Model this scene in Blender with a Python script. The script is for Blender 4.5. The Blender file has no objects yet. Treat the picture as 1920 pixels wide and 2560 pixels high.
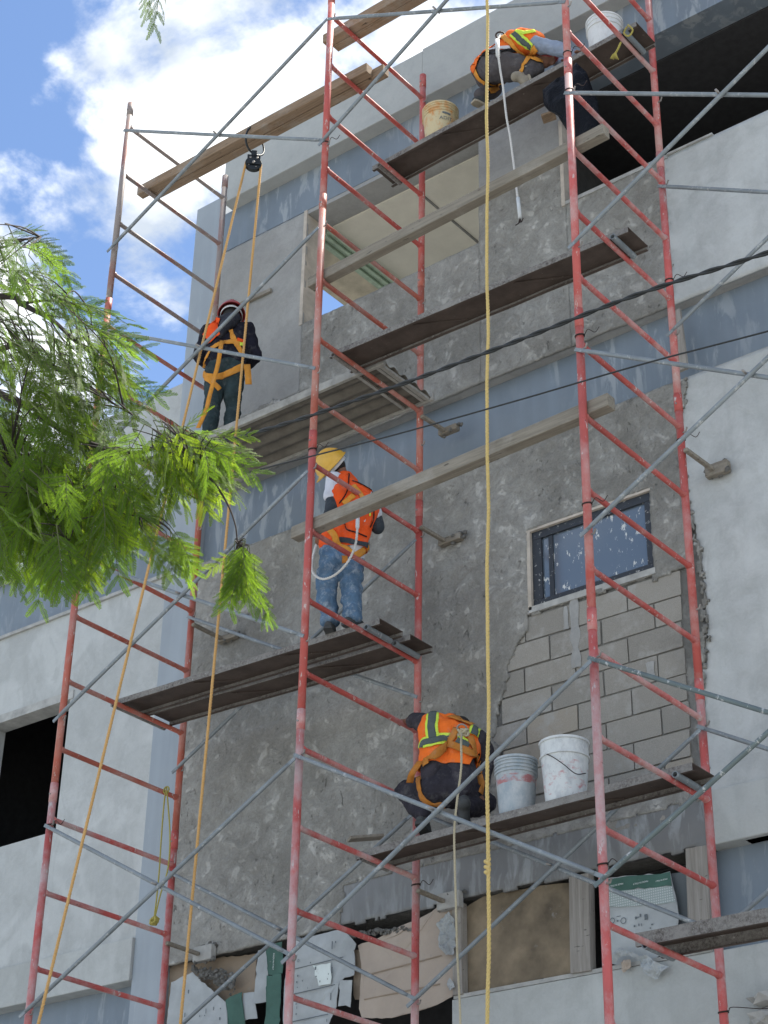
import bpy, bmesh, math, random
import numpy as np
from mathutils import Vector, Matrix, noise
from mathutils.bvhtree import BVHTree
random.seed(7)
SC = bpy.context.scene
COL = SC.collection

# ------------------------------------------------------------------ camera
CX, CY, CZ = 8.2067, -9.2562, 1.6
RIGHT = Vector((0.7842275, 0.6202412, 0.0169712))
UP = Vector((0.2944741, -0.3961272, 0.8696943))
FWD = Vector((-0.5461430, 0.6770407, 0.4932988))
FPX = 4572.66                    # focal length in pixels of the 1920 x 2560 photograph
cam_d = bpy.data.cameras.new("camera")
cam_d.sensor_fit = 'VERTICAL'; cam_d.sensor_height = 24.0; cam_d.lens = 24.0 * FPX / 2560.0
cam_d.clip_start = 0.1; cam_d.clip_end = 3000
cam = bpy.data.objects.new("camera", cam_d); COL.objects.link(cam)
m3 = Matrix((RIGHT, UP, -FWD)).transposed()
cam.matrix_world = Matrix.Translation((CX, CY, CZ)) @ m3.to_4x4()
SC.camera = cam

# ------------------------------------------------------------------ sky and sun
SUN_AZ, SUN_EL = math.radians(24), math.radians(62)       # azimuth from +Y (behind the building) towards +X
w = bpy.data.worlds.new("World"); SC.world = w; w.use_nodes = True
nt = w.node_tree; nt.nodes.clear()
def wn(t, **k):
    n = nt.nodes.new(t)
    for a, b in k.items(): setattr(n, a, b)
    return n
sky = wn('ShaderNodeTexSky', sky_type='NISHITA', sun_disc=False)
sky.sun_elevation = SUN_EL; sky.sun_rotation = SUN_AZ; sky.altitude = 50; sky.air_density = 0.85; sky.dust_density = 0.15; sky.ozone_density = 2.5
tc = wn('ShaderNodeTexCoord'); sep = wn('ShaderNodeSeparateXYZ')
nt.links.new(tc.outputs['Generated'], sep.inputs[0])
addz = wn('ShaderNodeMath', operation='ADD'); addz.inputs[1].default_value = 0.35
mx = wn('ShaderNodeMath', operation='MAXIMUM'); mx.inputs[1].default_value = 0.0
nt.links.new(sep.outputs[2], mx.inputs[0]); nt.links.new(mx.outputs[0], addz.inputs[0])
comb = wn('ShaderNodeCombineXYZ')
for i in (0, 1):
    dv = wn('ShaderNodeMath', operation='DIVIDE'); nt.links.new(sep.outputs[i], dv.inputs[0]); nt.links.new(addz.outputs[0], dv.inputs[1]); nt.links.new(dv.outputs[0], comb.inputs[i])
mp = wn('ShaderNodeMapping'); nt.links.new(comb.outputs[0], mp.inputs[0]); mp.inputs['Location'].default_value = (2.3975, -2.1736, 0.0)
n1 = wn('ShaderNodeTexNoise'); n1.inputs['Scale'].default_value = 8.2; n1.inputs['Detail'].default_value = 9; n1.inputs['Roughness'].default_value = 0.57; n1.inputs['Distortion'].default_value = 0.15
nt.links.new(mp.outputs[0], n1.inputs['Vector'])
rp = wn('ShaderNodeValToRGB'); rp.color_ramp.elements[0].position = 0.455; rp.color_ramp.elements[1].position = 0.585; rp.color_ramp.interpolation = 'EASE'
nt.links.new(n1.outputs['Fac'], rp.inputs[0])
n2 = wn('ShaderNodeTexNoise'); n2.inputs['Scale'].default_value = 11; n2.inputs['Detail'].default_value = 6
nt.links.new(mp.outputs[0], n2.inputs['Vector'])
crp = wn('ShaderNodeValToRGB'); crp.color_ramp.elements[0].position = 0.36; crp.color_ramp.elements[1].position = 0.66
crp.color_ramp.elements[0].color = (3.0, 3.35, 3.8, 1); crp.color_ramp.elements[1].color = (7.4, 7.5, 7.6, 1)
nt.links.new(n2.outputs['Fac'], crp.inputs[0])
mixc = wn('ShaderNodeMix', data_type='RGBA')
nt.links.new(rp.outputs[0], mixc.inputs[0]); nt.links.new(sky.outputs[0], mixc.inputs[6]); nt.links.new(crp.outputs[0], mixc.inputs[7])
bg = wn('ShaderNodeBackground'); bg.inputs[1].default_value = 0.10
wo = wn('ShaderNodeOutputWorld')
nt.links.new(mixc.outputs[2], bg.inputs[0]); nt.links.new(bg.outputs[0], wo.inputs[0])

sun_d = bpy.data.lights.new("sun", 'SUN'); sun_d.energy = 4.6; sun_d.angle = math.radians(10); sun_d.color = (1.0, 0.95, 0.86)
sun = bpy.data.objects.new("sun", sun_d); COL.objects.link(sun)
sdir = Vector((math.sin(SUN_AZ) * math.cos(SUN_EL), math.cos(SUN_AZ) * math.cos(SUN_EL), math.sin(SUN_EL)))
sun.rotation_euler = sdir.to_track_quat('Z', 'Y').to_euler(); sun.location = (0, 20, 40)

vs = SC.view_settings
vs.view_transform = 'Standard'; vs.look = 'None'; vs.exposure = 1.3; vs.gamma = 1.0; vs.use_curve_mapping = False
try:
    SC.cycles.use_denoising = True; SC.cycles.max_bounces = 8; SC.cycles.transparent_max_bounces = 8
except Exception: pass

# ------------------------------------------------------------------ measures of the place (metres)
S = 0.6                          # rung spacing
Z0 = 13.8336                     # height of the topmost rungs (k = 0)
D = 1.3906                       # scaffold depth
YW = D + 0.32                    # face of the facade
FR = {'L': (-2.555, -0.068, -0.015), 'M': (0.0, 0.0, 0.0), 'R': (2.556, -0.071, 0.037), 'E': (5.11, -0.07, 0.03)}
GROUND = -0.33
def zk(k): return Z0 - S * k
def ray(px, py): return RIGHT * ((px - 960) / FPX) + UP * ((1280 - py) / FPX) + FWD
CP = Vector((CX, CY, CZ))
def aty(px, py, Y):              # the point at depth Y (distance from the scaffold front) seen at a pixel of the photograph
    d = ray(px, py); return CP + d * ((Y - CY) / d.y)
def atx(px, py, X):
    d = ray(px, py); return CP + d * ((X - CX) / d.x)

# ------------------------------------------------------------------ materials
MATS = {}
class NB:
    def __init__(s, name):
        s.m = bpy.data.materials.new(name); s.m.use_nodes = True; s.t = s.m.node_tree
        s.b = s.t.nodes['Principled BSDF']; s.pos = s.t.nodes.new('ShaderNodeNewGeometry').outputs['Position']
        MATS[name] = s.m
    def n(s, t, **k):
        o = s.t.nodes.new(t)
        for a, b in k.items(): setattr(o, a, b)
        return o
    def l(s, a, b): s.t.links.new(a, b)
    def map(s, scale=(1, 1, 1), loc=(0, 0, 0), vec=None):
        m = s.n('ShaderNodeMapping'); m.inputs['Scale'].default_value = scale; m.inputs['Location'].default_value = loc
        s.l(vec or s.pos, m.inputs[0]); return m.outputs[0]
    def noise(s, scale, detail=6, rough=0.6, vec=None, dist=0.0):
        o = s.n('ShaderNodeTexNoise'); o.inputs['Scale'].default_value = scale; o.inputs['Detail'].default_value = detail; o.inputs['Roughness'].default_value = rough; o.inputs['Distortion'].default_value = dist
        s.l(vec or s.pos, o.inputs['Vector']); return o.outputs['Fac']
    def voro(s, scale, feature='F1', vec=None):
        o = s.n('ShaderNodeTexVoronoi'); o.feature = feature; o.inputs['Scale'].default_value = scale
        s.l(vec or s.pos, o.inputs['Vector']); return o.outputs['Distance']
    def ramp(s, fac, a, b, ca=(0, 0, 0), cb=(1, 1, 1)):
        o = s.n('ShaderNodeValToRGB'); e = o.color_ramp.elements; e[0].position = a; e[1].position = b
        e[0].color = (*ca, 1); e[1].color = (*cb, 1); s.l(fac, o.inputs[0]); return o.outputs[0]
    def mix(s, fac, a, b, blend='MIX'):
        o = s.n('ShaderNodeMix', data_type='RGBA', blend_type=blend)
        for sock, v in ((o.inputs[0], fac), (o.inputs[6], a), (o.inputs[7], b)):
            if isinstance(v, (int, float)): sock.default_value = v
            elif isinstance(v, tuple): sock.default_value = (*v, 1)
            else: s.l(v, sock)
        return o.outputs[2]
    def math(s, op, a, b=0.0):
        o = s.n('ShaderNodeMath', operation=op)
        for i, v in enumerate((a, b)):
            if isinstance(v, (int, float)): o.inputs[i].default_value = v
            else: s.l(v, o.inputs[i])
        return o.outputs[0]
    def rnd(s):
        return s.n('ShaderNodeObjectInfo').outputs['Random']
    def bump(s, h, strength=0.4, dist=0.01):
        o = s.n('ShaderNodeBump'); o.inputs['Strength'].default_value = strength; o.inputs['Distance'].default_value = dist
        s.l(h, o.inputs['Height']); s.l(o.outputs[0], s.b.inputs['Normal'])
    def out(s, col, rough=0.8, metal=0.0, spec=None):
        if isinstance(col, tuple): s.b.inputs['Base Color'].default_value = (*col, 1)
        else: s.l(col, s.b.inputs['Base Color'])
        if isinstance(rough, (int, float)): s.b.inputs['Roughness'].default_value = rough
        else: s.l(rough, s.b.inputs['Roughness'])
        s.b.inputs['Metallic'].default_value = metal
        if spec is not None: s.b.inputs['Specular IOR Level'].default_value = spec
        return s.m

def plaster(name, dark, mid, light, pits=0.5, bump=0.7, scale=1.0, patch=(0.42, 0.62), smear=0.0):
    b = NB(name)
    big = b.ramp(b.noise(0.95 * scale, 7, 0.62, dist=0.5), *patch)
    c = b.mix(big, mid, light)
    damp = b.ramp(b.noise(0.55 * scale, 4, 0.55, vec=b.map((1, 1, 0.8), (6.3, 2.0, 1.4)), dist=0.8), 0.45, 0.60)
    c = b.mix(b.math('MULTIPLY', damp, 0.62 * min(1.0, pits * 1.3)), c, dark)
    dry = b.ramp(b.noise(1.7 * scale, 7, 0.7, vec=b.map((1, 1, 0.7), (1.3, 5.0, 8.4)), dist=0.6), 0.46, 0.72)
    c = b.mix(b.math('MULTIPLY', dry, 0.75 * min(1.0, pits * 1.3)), c, tuple(min(1, v * 1.22 + o) for v, o in zip(light, (0, .012, .02))))
    med = b.ramp(b.noise(6.5 * scale, 9, 0.78, dist=0.35), 0.38, 0.58)
    c = b.mix(b.math('MULTIPLY', b.math('SUBTRACT', 1.0, med), 0.62), c, dark)
    if smear:                        # filler smears with clear edges, faint runs below them
        sm_ = b.ramp(b.noise(1.2, 3, 0.5, vec=b.map((1, 1, 0.75), (2.7, 4.0, 5.1)), dist=1.1), 0.53, 0.60)
        c = b.mix(b.math('MULTIPLY', sm_, smear), c, tuple(min(1, v * 1.22) for v in light))
        sm2 = b.ramp(b.noise(2.4, 5, 0.6, vec=b.map((1, 1, 0.6), (7.7, 1.0, 3.1)), dist=0.8), 0.58, 0.63)
        c = b.mix(b.math('MULTIPLY', sm2, smear * .8), c, tuple(v * .82 for v in dark))
        dr_ = b.ramp(b.noise(1.0, 5, 0.55, vec=b.map((11, 11, 0.5))), 0.56, 0.74)
        c = b.mix(b.math('MULTIPLY', dr_, smear * .55), c, tuple(v * .8 for v in dark))
    vm = b.map((1, 1, 0.55))
    pn = b.noise(21 * scale, 6, 0.8, vec=vm, dist=0.9)
    where = b.ramp(b.noise(2.3 * scale, 4, 0.6, vec=b.map((1, 1, 1), (9.1, 3.0, 2.2))), 0.38, 0.62)
    pit = b.ramp(b.math('ADD', pn, b.math('MULTIPLY', b.math('SUBTRACT', 1.0, where), 0.06)), 0.345, 0.41)       # small torn pits left by the trowel
    c = b.mix(b.math('MULTIPLY', b.math('SUBTRACT', 1.0, pit), pits), c, tuple(v * 0.42 for v in dark))
    fine = b.noise(52, 5, 0.8)
    c = b.mix(0.12 + 0.20 * min(1.0, pits), c, b.ramp(fine, 0.28, 0.72, tuple(v * (0.75 - 0.35 * min(1.0, pits)) for v in mid), tuple(min(1, v * 1.45) for v in mid)))
    h = b.math('ADD', b.math('MULTIPLY', pit, 0.9 * pits), b.math('ADD', b.math('MULTIPLY', med, 0.8), b.math('MULTIPLY', fine, 0.35)))
    b.bump(h, bump, 0.016)
    return b.out(c, 0.92, spec=0.25)
plaster('rough_plaster', (0.185, 0.178, 0.158), (0.375, 0.363, 0.328), (0.50, 0.49, 0.455), 0.8, 1.0, patch=(0.40, 0.60), smear=0.10)
plaster('smooth_plaster', (0.23, 0.23, 0.222), (0.30, 0.30, 0.288), (0.37, 0.37, 0.355), 0.18, 0.25, 0.7)
plaster('parapet_plaster', (0.31, 0.325, 0.32), (0.36, 0.375, 0.365), (0.41, 0.42, 0.405), 0.05, 0.12, 0.6, smear=0.15)
plaster('white_plaster', (0.345, 0.355, 0.345), (0.425, 0.44, 0.43), (0.49, 0.505, 0.495), 0.09, 0.3, 0.8, smear=0.33)
plaster('cream_plaster', (0.34, 0.35, 0.335), (0.40, 0.415, 0.40), (0.465, 0.48, 0.465), 0.08, 0.25, 0.7, smear=0.32)
plaster('mortar', (0.11, 0.107, 0.097), (0.20, 0.195, 0.18), (0.29, 0.285, 0.265), 0.4, 0.8)
plaster('fresh_mortar', (0.14, 0.135, 0.122), (0.22, 0.213, 0.195), (0.30, 0.293, 0.272), 0.8, 1.0, 2.0)

def painted_steel(name, base, light, drip=(0.60, 0.66)):
    b = NB(name)
    c = b.mix(b.ramp(b.noise(1.3, 5, 0.6), 0.3, 0.7), base, light)
    v = b.map((9, 9, 2.2))
    d = b.ramp(b.noise(1.0, 7, 0.62, vec=v, dist=0.5), *drip)
    area = b.ramp(b.noise(0.9, 3, 0.5, vec=b.map((1, 1, 1), (4, 2, 9))), 0.38, 0.6)
    c = b.mix(b.math('MULTIPLY', b.math('MULTIPLY', d, area), 0.5), c, (0.42, 0.45, 0.455))
    run = b.ramp(b.noise(1.0, 4, 0.5, vec=b.map((7, 7, 0.4))), 0.45, 0.75)
    c = b.mix(b.math('MULTIPLY', run, 0.28), c, tuple(x * 1.7 for x in base))
    b.bump(b.noise(30, 3), 0.12, 0.004)
    return b.out(c, 0.55)
painted_steel('beam_paint', (0.135, 0.17, 0.205), (0.185, 0.22, 0.255), (0.53, 0.61))
painted_steel('column_paint', (0.25, 0.285, 0.315), (0.31, 0.345, 0.37), (0.62, 0.70))
painted_steel('dirty_slab', (0.135, 0.14, 0.14), (0.20, 0.20, 0.195), (0.47, 0.58))

def simple(name, col, rough=0.8, metal=0.0, var=0.25, scale=12, bump=0.2, dist=0.004):
    b = NB(name)
    c = b.mix(b.ramp(b.noise(scale, 6, 0.65), 0.3, 0.7), tuple(v * (1 - var) for v in col), tuple(min(1, v * (1 + var)) for v in col))
    if bump: b.bump(b.noise(scale * 4, 4), bump, dist)
    return b.out(c, rough, metal)
simple('pale_concrete_road', (0.28, 0.285, 0.28), 0.9, var=0.3, scale=4, bump=0.5)  # unseen street; tone kept pale to bounce light onto the facade
simple('pavement_concrete', (0.30, 0.29, 0.27), 0.9, scale=3)
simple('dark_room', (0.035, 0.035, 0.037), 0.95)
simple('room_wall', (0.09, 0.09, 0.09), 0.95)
simple('ceiling_cream', (0.62, 0.59, 0.50), 0.9, var=0.10, scale=2.5)
simple('ceiling_stone', (0.50, 0.44, 0.33), 0.9, var=0.25, scale=5)
simple('green_trim', (0.36, 0.46, 0.34), 0.7)
simple('concrete_sill', (0.36, 0.36, 0.34), 0.9, scale=8)
simple('jamb_tan', (0.47, 0.42, 0.355), 0.9, scale=6)

def block_mat():
    b = NB('concrete_block')
    r = b.rnd()
    c = b.mix(r, (0.235, 0.222, 0.195), (0.36, 0.338, 0.295))
    tan = b.math('GREATER_THAN', r, 0.78)
    c = b.mix(tan, c, (0.36, 0.315, 0.25))
    c = b.mix(0.4, c, b.ramp(b.noise(140, 3, 0.8), 0.3, 0.7, (0.15, 0.143, 0.13), (0.40, 0.385, 0.35)))
    c = b.mix(b.ramp(b.noise(4.5, 6, 0.7), 0.52, 0.70), c, (0.36, 0.35, 0.325)); c = b.mix(b.math('MULTIPLY', b.ramp(b.noise(1.6, 5, 0.6), 0.5, 0.68), 0.6), c, (0.16, 0.15, 0.135))
    b.bump(b.noise(110, 4, 0.8), 0.6, 0.006)
    b.out(c, 0.95, spec=0.2)
block_mat()

def red_paint(name, base, dusty, dust_pos):
    b = NB(name)
    r = b.rnd()
    off = b.n('ShaderNodeCombineXYZ'); b.l(b.math('MULTIPLY', r, 37.0), off.inputs[0]); b.l(b.math('MULTIPLY', r, 91.0), off.inputs[2])
    va = b.n('ShaderNodeVectorMath', operation='ADD'); b.l(b.pos, va.inputs[0]); b.l(off.outputs[0], va.inputs[1]); v = va.outputs[0]
    c = b.mix(b.ramp(b.noise(3.0, 5, 0.6, vec=v), 0.35, 0.65), base, tuple(min(1, x * 1.25) for x in base))
    c = b.mix(b.ramp(b.noise(2.2, 8, 0.7, vec=b.map((1, 1, 0.8), vec=v)), *dust_pos), c, dusty)
    c = b.mix(b.ramp(b.noise(24, 5, 0.75, vec=b.map((1, 1, 0.35), vec=v)), 0.60, 0.66), c, (0.52, 0.47, 0.44))       # cement splashes
    c = b.mix(b.ramp(b.noise(17, 5, 0.7, vec=v), 0.67, 0.74), c, (0.10, 0.045, 0.035))                                 # rust
    b.bump(b.noise(60, 4, vec=v), 0.15, 0.003)
    b.out(c, b.ramp(b.noise(8, 4), 0.3, 0.7, (0.42,) * 3, (0.7,) * 3))
red_paint('red_paint', (0.37, 0.068, 0.055), (0.46, 0.26, 0.24), (0.48, 0.68))
red_paint('orange_red_paint', (0.36, 0.092, 0.06), (0.42, 0.25, 0.215), (0.46, 0.66))
red_paint('pink_red_paint', (0.42, 0.08, 0.07), (0.50, 0.34, 0.32), (0.43, 0.62))
red_paint('dull_red_paint', (0.24, 0.085, 0.07), (0.26, 0.22, 0.20), (0.34, 0.52))

def galvanised(name, base, splash):
    b = NB(name)
    c = b.mix(b.ramp(b.noise(5, 6), 0.3, 0.7), base, tuple(x * 1.5 for x in base))
    c = b.mix(b.ramp(b.noise(16, 6, 0.75), *splash), c, (0.45, 0.46, 0.45))
    b.bump(b.noise(45, 4), 0.3, 0.004)
    b.out(c, 0.6, 0.25)
galvanised('galvanised_tube', (0.17, 0.19, 0.20), (0.56, 0.68))
galvanised('splashed_tube', (0.10, 0.125, 0.125), (0.57, 0.61))

def timber(name, a, c2, scale):
    b = NB(name)
    v = b.map(scale)
    g = b.noise(1.0, 8, 0.65, vec=v, dist=0.6)
    c = b.mix(b.ramp(g, 0.3, 0.7), a, c2)
    c = b.mix(b.math('MULTIPLY', b.ramp(b.noise(2.5, 6, 0.7), 0.5, 0.7), 0.6), c, (0.36, 0.34, 0.30))
    c = b.mix(b.ramp(b.noise(9, 3, 0.5, vec=b.map((1, 4, 4))), 0.68, 0.74), c, tuple(x * 0.4 for x in a))
    b.bump(g, 0.35, 0.004)
    b.out(c, 0.85)
timber('timber_warm', (0.17, 0.115, 0.07), (0.30, 0.21, 0.135), (2.5, 45, 45))
timber('timber_grey', (0.15, 0.13, 0.10), (0.27, 0.24, 0.19), (2.5, 45, 45))
timber('timber_post', (0.20, 0.18, 0.155), (0.33, 0.31, 0.28), (45, 45, 2.5))

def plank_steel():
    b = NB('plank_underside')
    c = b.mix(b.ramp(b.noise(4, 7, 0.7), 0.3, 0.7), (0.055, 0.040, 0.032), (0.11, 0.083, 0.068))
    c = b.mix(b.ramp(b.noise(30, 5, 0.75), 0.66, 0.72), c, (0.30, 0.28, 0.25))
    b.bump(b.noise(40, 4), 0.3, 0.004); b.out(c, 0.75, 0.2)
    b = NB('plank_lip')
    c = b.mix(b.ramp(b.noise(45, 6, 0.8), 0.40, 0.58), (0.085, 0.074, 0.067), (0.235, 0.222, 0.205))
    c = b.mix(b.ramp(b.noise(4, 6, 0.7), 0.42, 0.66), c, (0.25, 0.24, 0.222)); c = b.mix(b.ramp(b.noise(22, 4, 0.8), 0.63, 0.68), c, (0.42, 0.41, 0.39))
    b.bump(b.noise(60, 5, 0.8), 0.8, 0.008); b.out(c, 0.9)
plank_steel()
simple('deck_alloy', (0.30, 0.29, 0.26), 0.6, 0.1, 0.3, 10, 0.3)
simple('deck_board', (0.12, 0.108, 0.088), 0.85, 0, 0.35, 6, 0.3)

def rope_mat(name, a, c2):
    b = NB(name)
    c = b.mix(b.ramp(b.noise(90, 4, 0.7), 0.3, 0.7), a, c2)
    c = b.mix(b.math('MULTIPLY', b.ramp(b.noise(2.0, 4), 0.5, 0.8), 0.35), c, tuple(x * 0.6 for x in a))
    b.bump(b.noise(260, 2), 0.4, 0.002); b.out(c, 0.85)
rope_mat('rope_yellow', (0.50, 0.36, 0.12), (0.66, 0.50, 0.20))
rope_mat('rope_orange', (0.50, 0.28, 0.09), (0.64, 0.39, 0.15))
rope_mat('rope_white', (0.50, 0.49, 0.46), (0.66, 0.65, 0.62))
rope_mat('rope_beige', (0.38, 0.33, 0.22), (0.52, 0.46, 0.32))
rope_mat('rope_bright_yellow', (0.30, 0.25, 0.05), (0.44, 0.38, 0.10))
simple('cable_black', (0.012, 0.014, 0.014), 0.5, var=0.1, bump=0)
simple('tie_wire', (0.045, 0.03, 0.026), 0.6, 0.6, bump=0)
simple('bolt_steel', (0.30, 0.28, 0.26), 0.5, 0.5, bump=0)
simple('pulley_black', (0.018, 0.022, 0.024), 0.38, 0.5)

def cloth(name, col, var=0.18, rough=0.95, stain=None, fold=9):
    b = NB(name)
    c = b.mix(b.ramp(b.noise(fold, 5, 0.6), 0.3, 0.7), tuple(v * (1 - var) for v in col), tuple(min(1, v * (1 + var)) for v in col))
    if stain: c = b.mix(b.ramp(b.noise(14, 7, 0.75), 0.5, 0.68), c, stain)
    c = b.mix(b.math('MULTIPLY', b.ramp(b.noise(11, 7, 0.75, vec=b.map((1, 1, 1), (3, 8, 1))), 0.52, 0.75), 0.28), c, (0.30, 0.29, 0.27))       # cement dust
    b.bump(b.math('ADD', b.noise(fold * 2.2, 4, 0.55, dist=1.0), b.math('MULTIPLY', b.noise(220, 2), 0.15)), 0.55, 0.02)
    b.out(c, rough, spec=0.2)
cloth('vest_orange', (0.85, 0.17, 0.025), 0.08)
cloth('vest_orange_deep', (0.80, 0.10, 0.02), 0.10)
cloth('lime_tape', (0.62, 0.80, 0.09), 0.06)
cloth('grey_tape', (0.085, 0.105, 0.10), 0.12)
cloth('harness_webbing', (0.62, 0.27, 0.045), 0.15)
cloth('harness_webbing_brown', (0.46, 0.18, 0.035), 0.15)
cloth('dark_hoodie', (0.013, 0.013, 0.022), 0.3)
cloth('hood_grey', (0.03, 0.032, 0.042), 0.3)
cloth('trousers_teal', (0.030, 0.048, 0.052), 0.3)
cloth('trousers_grey', (0.082, 0.075, 0.078), 0.2)
cloth('trousers_black', (0.030, 0.028, 0.036), 0.3)
cloth('jeans_blue', (0.085, 0.15, 0.235), 0.3, stain=(0.29, 0.345, 0.40))
cloth('shirt_white', (0.60, 0.61, 0.66), 0.08)
cloth('shirt_blue_grey', (0.25, 0.30, 0.39), 0.12)
cloth('shirt_charcoal', (0.042, 0.038, 0.046), 0.25)
cloth('sleeve_charcoal', (0.045, 0.055, 0.066), 0.2)
cloth('belt_black', (0.012, 0.012, 0.014), 0.2)
simple('skin_brown', (0.20, 0.095, 0.058), 0.6, bump=0.1)
simple('hair_black', (0.012, 0.010, 0.009), 0.7)
simple('helmet_red', (0.30, 0.035, 0.035), 0.35, bump=0)
simple('helmet_yellow', (0.62, 0.36, 0.045), 0.35, bump=0, var=0.1)
simple('helmet_liner', (0.03, 0.028, 0.03), 0.8)
simple('band_white', (0.60, 0.62, 0.62), 0.7, var=0.1)
simple('boot_tan', (0.26, 0.23, 0.18), 0.85)
simple('boot_dark', (0.045, 0.048, 0.048), 0.8)
simple('sole_beige', (0.33, 0.29, 0.22), 0.9)

def bucket_mat(name, base, smear, pos, z_lo=None, z_hi=None, label=None, lpos=(0.5, 0.55)):
    b = NB(name)
    v = b.map((1, 1, 0.6))
    c = b.mix(b.ramp(b.noise(9, 7, 0.75, vec=v), *pos), base, smear)
    if label:
        sp = b.n('ShaderNodeSeparateXYZ'); b.l(b.pos, sp.inputs[0])
        band = b.math('MULTIPLY', b.math('GREATER_THAN', sp.outputs[2], z_lo), b.math('LESS_THAN', sp.outputs[2], z_hi))
        pat = b.ramp(b.noise(13, 4, 0.6, vec=b.map((1, 1, 1.6), (3, 1, 2))), *lpos)
        c = b.mix(b.math('MULTIPLY', band, pat), c, label)
    c = b.mix(b.ramp(b.noise(38, 5, 0.8), 0.62, 0.70), c, (0.20, 0.19, 0.18))
    b.bump(b.noise(40, 4), 0.2, 0.004); b.out(c, 0.55)
bucket_mat('bucket_yellow', (0.56, 0.47, 0.28), (0.55, 0.26, 0.08), (0.48, 0.62))
bucket_mat('bucket_white', (0.62, 0.64, 0.64), (0.50, 0.51, 0.50), (0.5, 0.7))
bucket_mat('bucket_grey', (0.30, 0.35, 0.38), (0.46, 0.48, 0.48), (0.40, 0.62), 6.36, 6.42, (0.40, 0.16, 0.16), (0.44, 0.60))
bucket_mat('bucket_stained', (0.60, 0.62, 0.61), (0.42, 0.44, 0.45), (0.46, 0.64), 6.18, 6.42, (0.50, 0.26, 0.26), (0.55, 0.68))

def window_glass():
    b = NB('window_glass')
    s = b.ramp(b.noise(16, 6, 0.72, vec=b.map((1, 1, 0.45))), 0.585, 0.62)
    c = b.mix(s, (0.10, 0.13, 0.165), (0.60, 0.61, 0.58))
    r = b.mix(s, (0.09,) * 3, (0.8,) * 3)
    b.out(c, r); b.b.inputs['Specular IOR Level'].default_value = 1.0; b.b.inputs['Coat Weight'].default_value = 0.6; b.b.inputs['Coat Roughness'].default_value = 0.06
window_glass()
b_ = NB('window_frame')
b_.out(b_.mix(b_.ramp(b_.noise(22, 6, 0.75), 0.60, 0.65), (0.022, 0.027, 0.035), (0.42, 0.42, 0.40)), 0.5)

def card(name, col, marks=None, var=0.1):
    b = NB(name)
    c = b.mix(b.ramp(b.noise(3, 5, 0.6), 0.3, 0.7), tuple(v * (1 - var) for v in col), tuple(min(1, v * (1 + var)) for v in col))
    c = b.mix(b.ramp(b.noise(7, 7, 0.75), 0.62, 0.72), c, (0.27, 0.26, 0.24))
    b.bump(b.noise(6, 3), 0.3, 0.02); b.out(c, 0.85)
card('card_brown', (0.285, 0.225, 0.165)); card('card_tan', (0.40, 0.335, 0.275)); card('card_white', (0.37, 0.395, 0.40), var=0.22); card('card_green', (0.055, 0.125, 0.10), var=0.3)
card('print_dark', (0.13, 0.15, 0.16)); card('print_pale', (0.62, 0.68, 0.66)); card('board_brown', (0.19, 0.15, 0.10), var=0.5)
def mesh_print():
    b = NB('card_mesh_print')
    sp = b.n('ShaderNodeSeparateXYZ'); b.l(b.pos, sp.inputs[0])
    gx = b.math('GREATER_THAN', b.math('FRACT', b.math('MULTIPLY', sp.outputs[0], 55.0)), 0.45)
    gz = b.math('GREATER_THAN', b.math('FRACT', b.math('MULTIPLY', sp.outputs[2], 55.0)), 0.45)
    fade = b.ramp(sp.outputs[2], 5.62, 5.76)
    b.out(b.mix(b.math('MULTIPLY', gx, gz), b.mix(fade, (0.30, 0.36, 0.35), (0.07, 0.14, 0.11)), (0.50, 0.54, 0.54)), 0.85)
mesh_print()
simple('plastic_black', (0.006, 0.007, 0.010), 0.45, var=0.2, scale=6, bump=0.5, dist=0.02).node_tree.nodes['Principled BSDF'].inputs['Specular IOR Level'].default_value = 0.07

def leaf_mat(name, col, tr, tw=0.5):
    b = NB(name)
    r = b.rnd()
    c = b.mix(r, tuple(v * 0.75 for v in col), tuple(v * 1.25 for v in col))
    c2 = b.mix(r, tuple(v * 0.8 for v in tr), tuple(v * 1.2 for v in tr))
    b.out(c, 0.6, spec=0.12)
    t = b.n('ShaderNodeBsdfTranslucent'); b.l(c2, t.inputs[0])
    mx_ = b.n('ShaderNodeMixShader'); mx_.inputs[0].default_value = tw
    o = b.t.nodes['Material Output']
    b.l(b.b.outputs[0], mx_.inputs[1]); b.l(t.outputs[0], mx_.inputs[2]); b.l(mx_.outputs[0], o.inputs['Surface'])
leaf_mat('leaf_green', (0.072, 0.138, 0.018), (0.21, 0.35, 0.028))
leaf_mat('leaf_dark_shade', (0.06, 0.105, 0.018), (0.15, 0.23, 0.022), 0.45)  # upper crown leaves; shade put into a darker green
leaf_mat('leaf_lime_backlit', (0.105, 0.18, 0.018), (0.33, 0.47, 0.026))  # lower and right sprays; backlight put into the lime colour
simple('bark_dark', (0.035, 0.026, 0.022), 0.9, bump=0.6)
simple('leaf_stalk', (0.07, 0.085, 0.03), 0.8, bump=0)

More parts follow.
